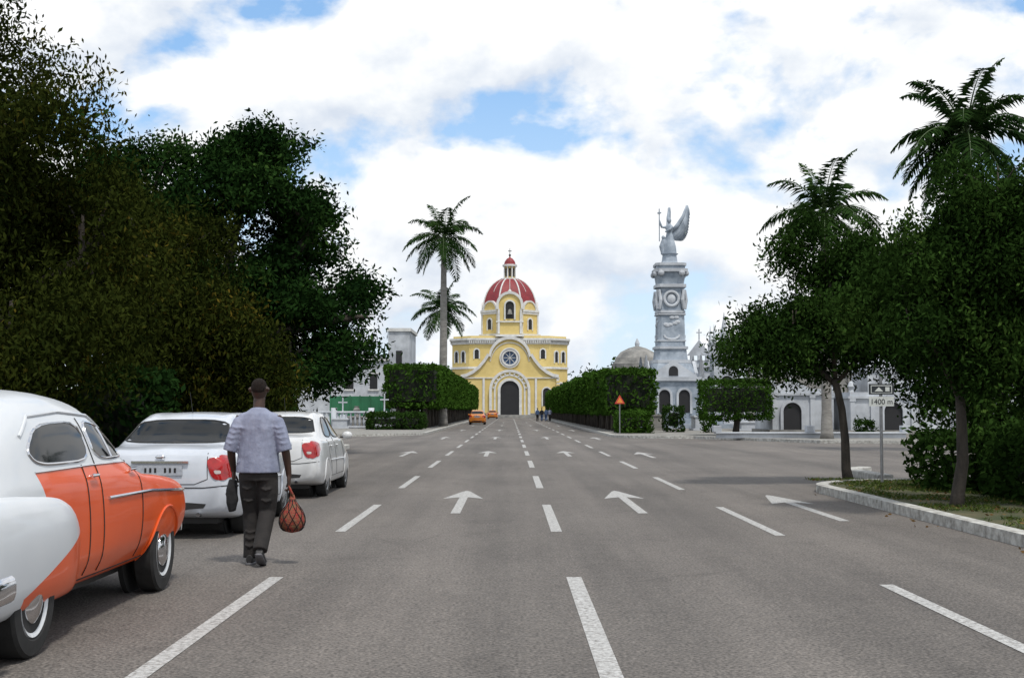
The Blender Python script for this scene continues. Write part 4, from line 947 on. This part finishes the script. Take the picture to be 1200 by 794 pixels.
        j=MB(); j.tube([(-.256,.08,.80),(-.264,.06,.70),(-.26,.05,.58),(-.255,.05,.50)],[(.04,.07),(.055,.09),(.05,.10),(.03,.08)],12,ref=(1,0,0)); j.tube([(-.274,.1,.79),(-.294,.09,.66),(-.274,.06,.56)],[.03,.04,.02],8); j.tube([(-.234,.02,.76),(-.219,.0,.62),(-.229,.0,.52)],[.02,.035,.02],8)
        remeshed(j,'folded_jacket',['blackcloth'],root,.01,3)
    return root
person('walking_man',(-2.46,12.55,0),0,s=1.02)
for i,(x,y,c,rz) in enumerate(((3.6,170,('bluecloth','trouser'),0.1),(4.2,171,('blackcloth','bluecloth'),-.1),(4.75,170.4,('bluecloth','bluecloth'),.2),(5.3,172,('shirt','trouser'),3.0))):
    person('pedestrian',(x,y,0),rz,vox=.02,cols=c,bag=False)

# ------------------------------------------------------------ sky, sun, camera
w=bpy.data.worlds.new('World'); scene.world=w; w.use_nodes=True; nt=w.node_tree; N=nt.nodes; L=nt.links; bg=N['Background']
sun=Vector((.20,-.40,.89)).normalized(); el=math.asin(sun.z); az=math.atan2(sun.x,sun.y)
sky=N.new('ShaderNodeTexSky'); sky.sky_type='NISHITA'; sky.sun_disc=False; sky.sun_elevation=el; sky.sun_rotation=az; sky.air_density=1.0; sky.dust_density=.3; sky.ozone_density=2.0
tc=N.new('ShaderNodeTexCoord')
def wn(scale,stretch,off,detail=9,rough=.55,dist=0):
    mp=N.new('ShaderNodeMapping'); mp.inputs['Scale'].default_value=stretch; mp.inputs['Location'].default_value=off; L.new(tc.outputs['Generated'],mp.inputs['Vector'])
    n=N.new('ShaderNodeTexNoise'); n.inputs['Scale'].default_value=scale; n.inputs['Detail'].default_value=detail; n.inputs['Roughness'].default_value=rough; n.inputs['Distortion'].default_value=dist
    L.new(mp.outputs[0],n.inputs['Vector']); return n.outputs['Fac']
def wr(f,stops):
    r=N.new('ShaderNodeValToRGB'); e=r.color_ramp.elements
    e[0].position=stops[0][0]; e[0].color=c4(stops[0][1]); e[1].position=stops[-1][0]; e[1].color=c4(stops[-1][1])
    for p,c in stops[1:-1]: x=e.new(p); x.color=c4(c)
    L.new(f,r.inputs['Fac']); return r.outputs[0]
def mix(a,b,f,mode='MIX'):
    x=N.new('ShaderNodeMixRGB'); x.blend_type=mode
    for i,v in ((0,f),(1,a),(2,b)):
        if isinstance(v,(int,float)): x.inputs[i].default_value=v
        elif isinstance(v,tuple): x.inputs[i].default_value=c4(v)
        else: L.new(v,x.inputs[i])
    return x.outputs[0]
st=(1,1,1.5); off=(2.1,.7,.9)
cov=wn(8.0,st,off,11,.53,.12); cov2=wn(8.0,st,(off[0],off[1],off[2]+.045),6,.53,.12)
sep=N.new('ShaderNodeSeparateXYZ'); L.new(tc.outputs['Generated'],sep.inputs[0])
cm=wr(cov,[(.385,(0,0,0)),(.435,(.6,.6,.6)),(.485,(1,1,1))])
df=N.new('ShaderNodeMath'); df.operation='SUBTRACT'; L.new(cov,df.inputs[0]); L.new(cov2,df.inputs[1])
d2=N.new('ShaderNodeMath'); d2.operation='MULTIPLY_ADD'; L.new(df.outputs[0],d2.inputs[0]); d2.inputs[1].default_value=2.6; d2.inputs[2].default_value=.55
shade=wr(d2.outputs[0],[(.10,(7.0,7.7,8.8)),(.42,(9.0,9.4,9.9)),(.62,(10.5,10.6,10.7))])
blue=mix(sky.outputs[0],(1.2,2.5,4.3),1.0,'ADD')
haze=wr(sep.outputs['Z'],[(0.0,(.85,.85,.85)),(.10,(.50,.50,.50)),(.26,(0,0,0))])
blue=mix(blue,(7.4,8.6,9.8),haze)
L.new(mix(blue,shade,cm),bg.inputs['Color']); bg.inputs['Strength'].default_value=.1
ld=bpy.data.lights.new('sun','SUN'); ld.energy=2.8; ld.angle=R(6); ld.color=(1,.95,.87); lo=bpy.data.objects.new('sun',ld); scene.collection.objects.link(lo); lo.rotation_euler=(-sun).to_track_quat('-Z','Y').to_euler(); lo.location=(0,0,50)
cd=bpy.data.cameras.new('camera'); cam=bpy.data.objects.new('camera',cd); scene.collection.objects.link(cam); scene.camera=cam
cd.sensor_width=36; cd.lens=45; cd.clip_end=6000; cd.clip_start=.1
cam.location=(0,0,1.5); cam.rotation_euler=(R(90+3.17),0,-.0013)
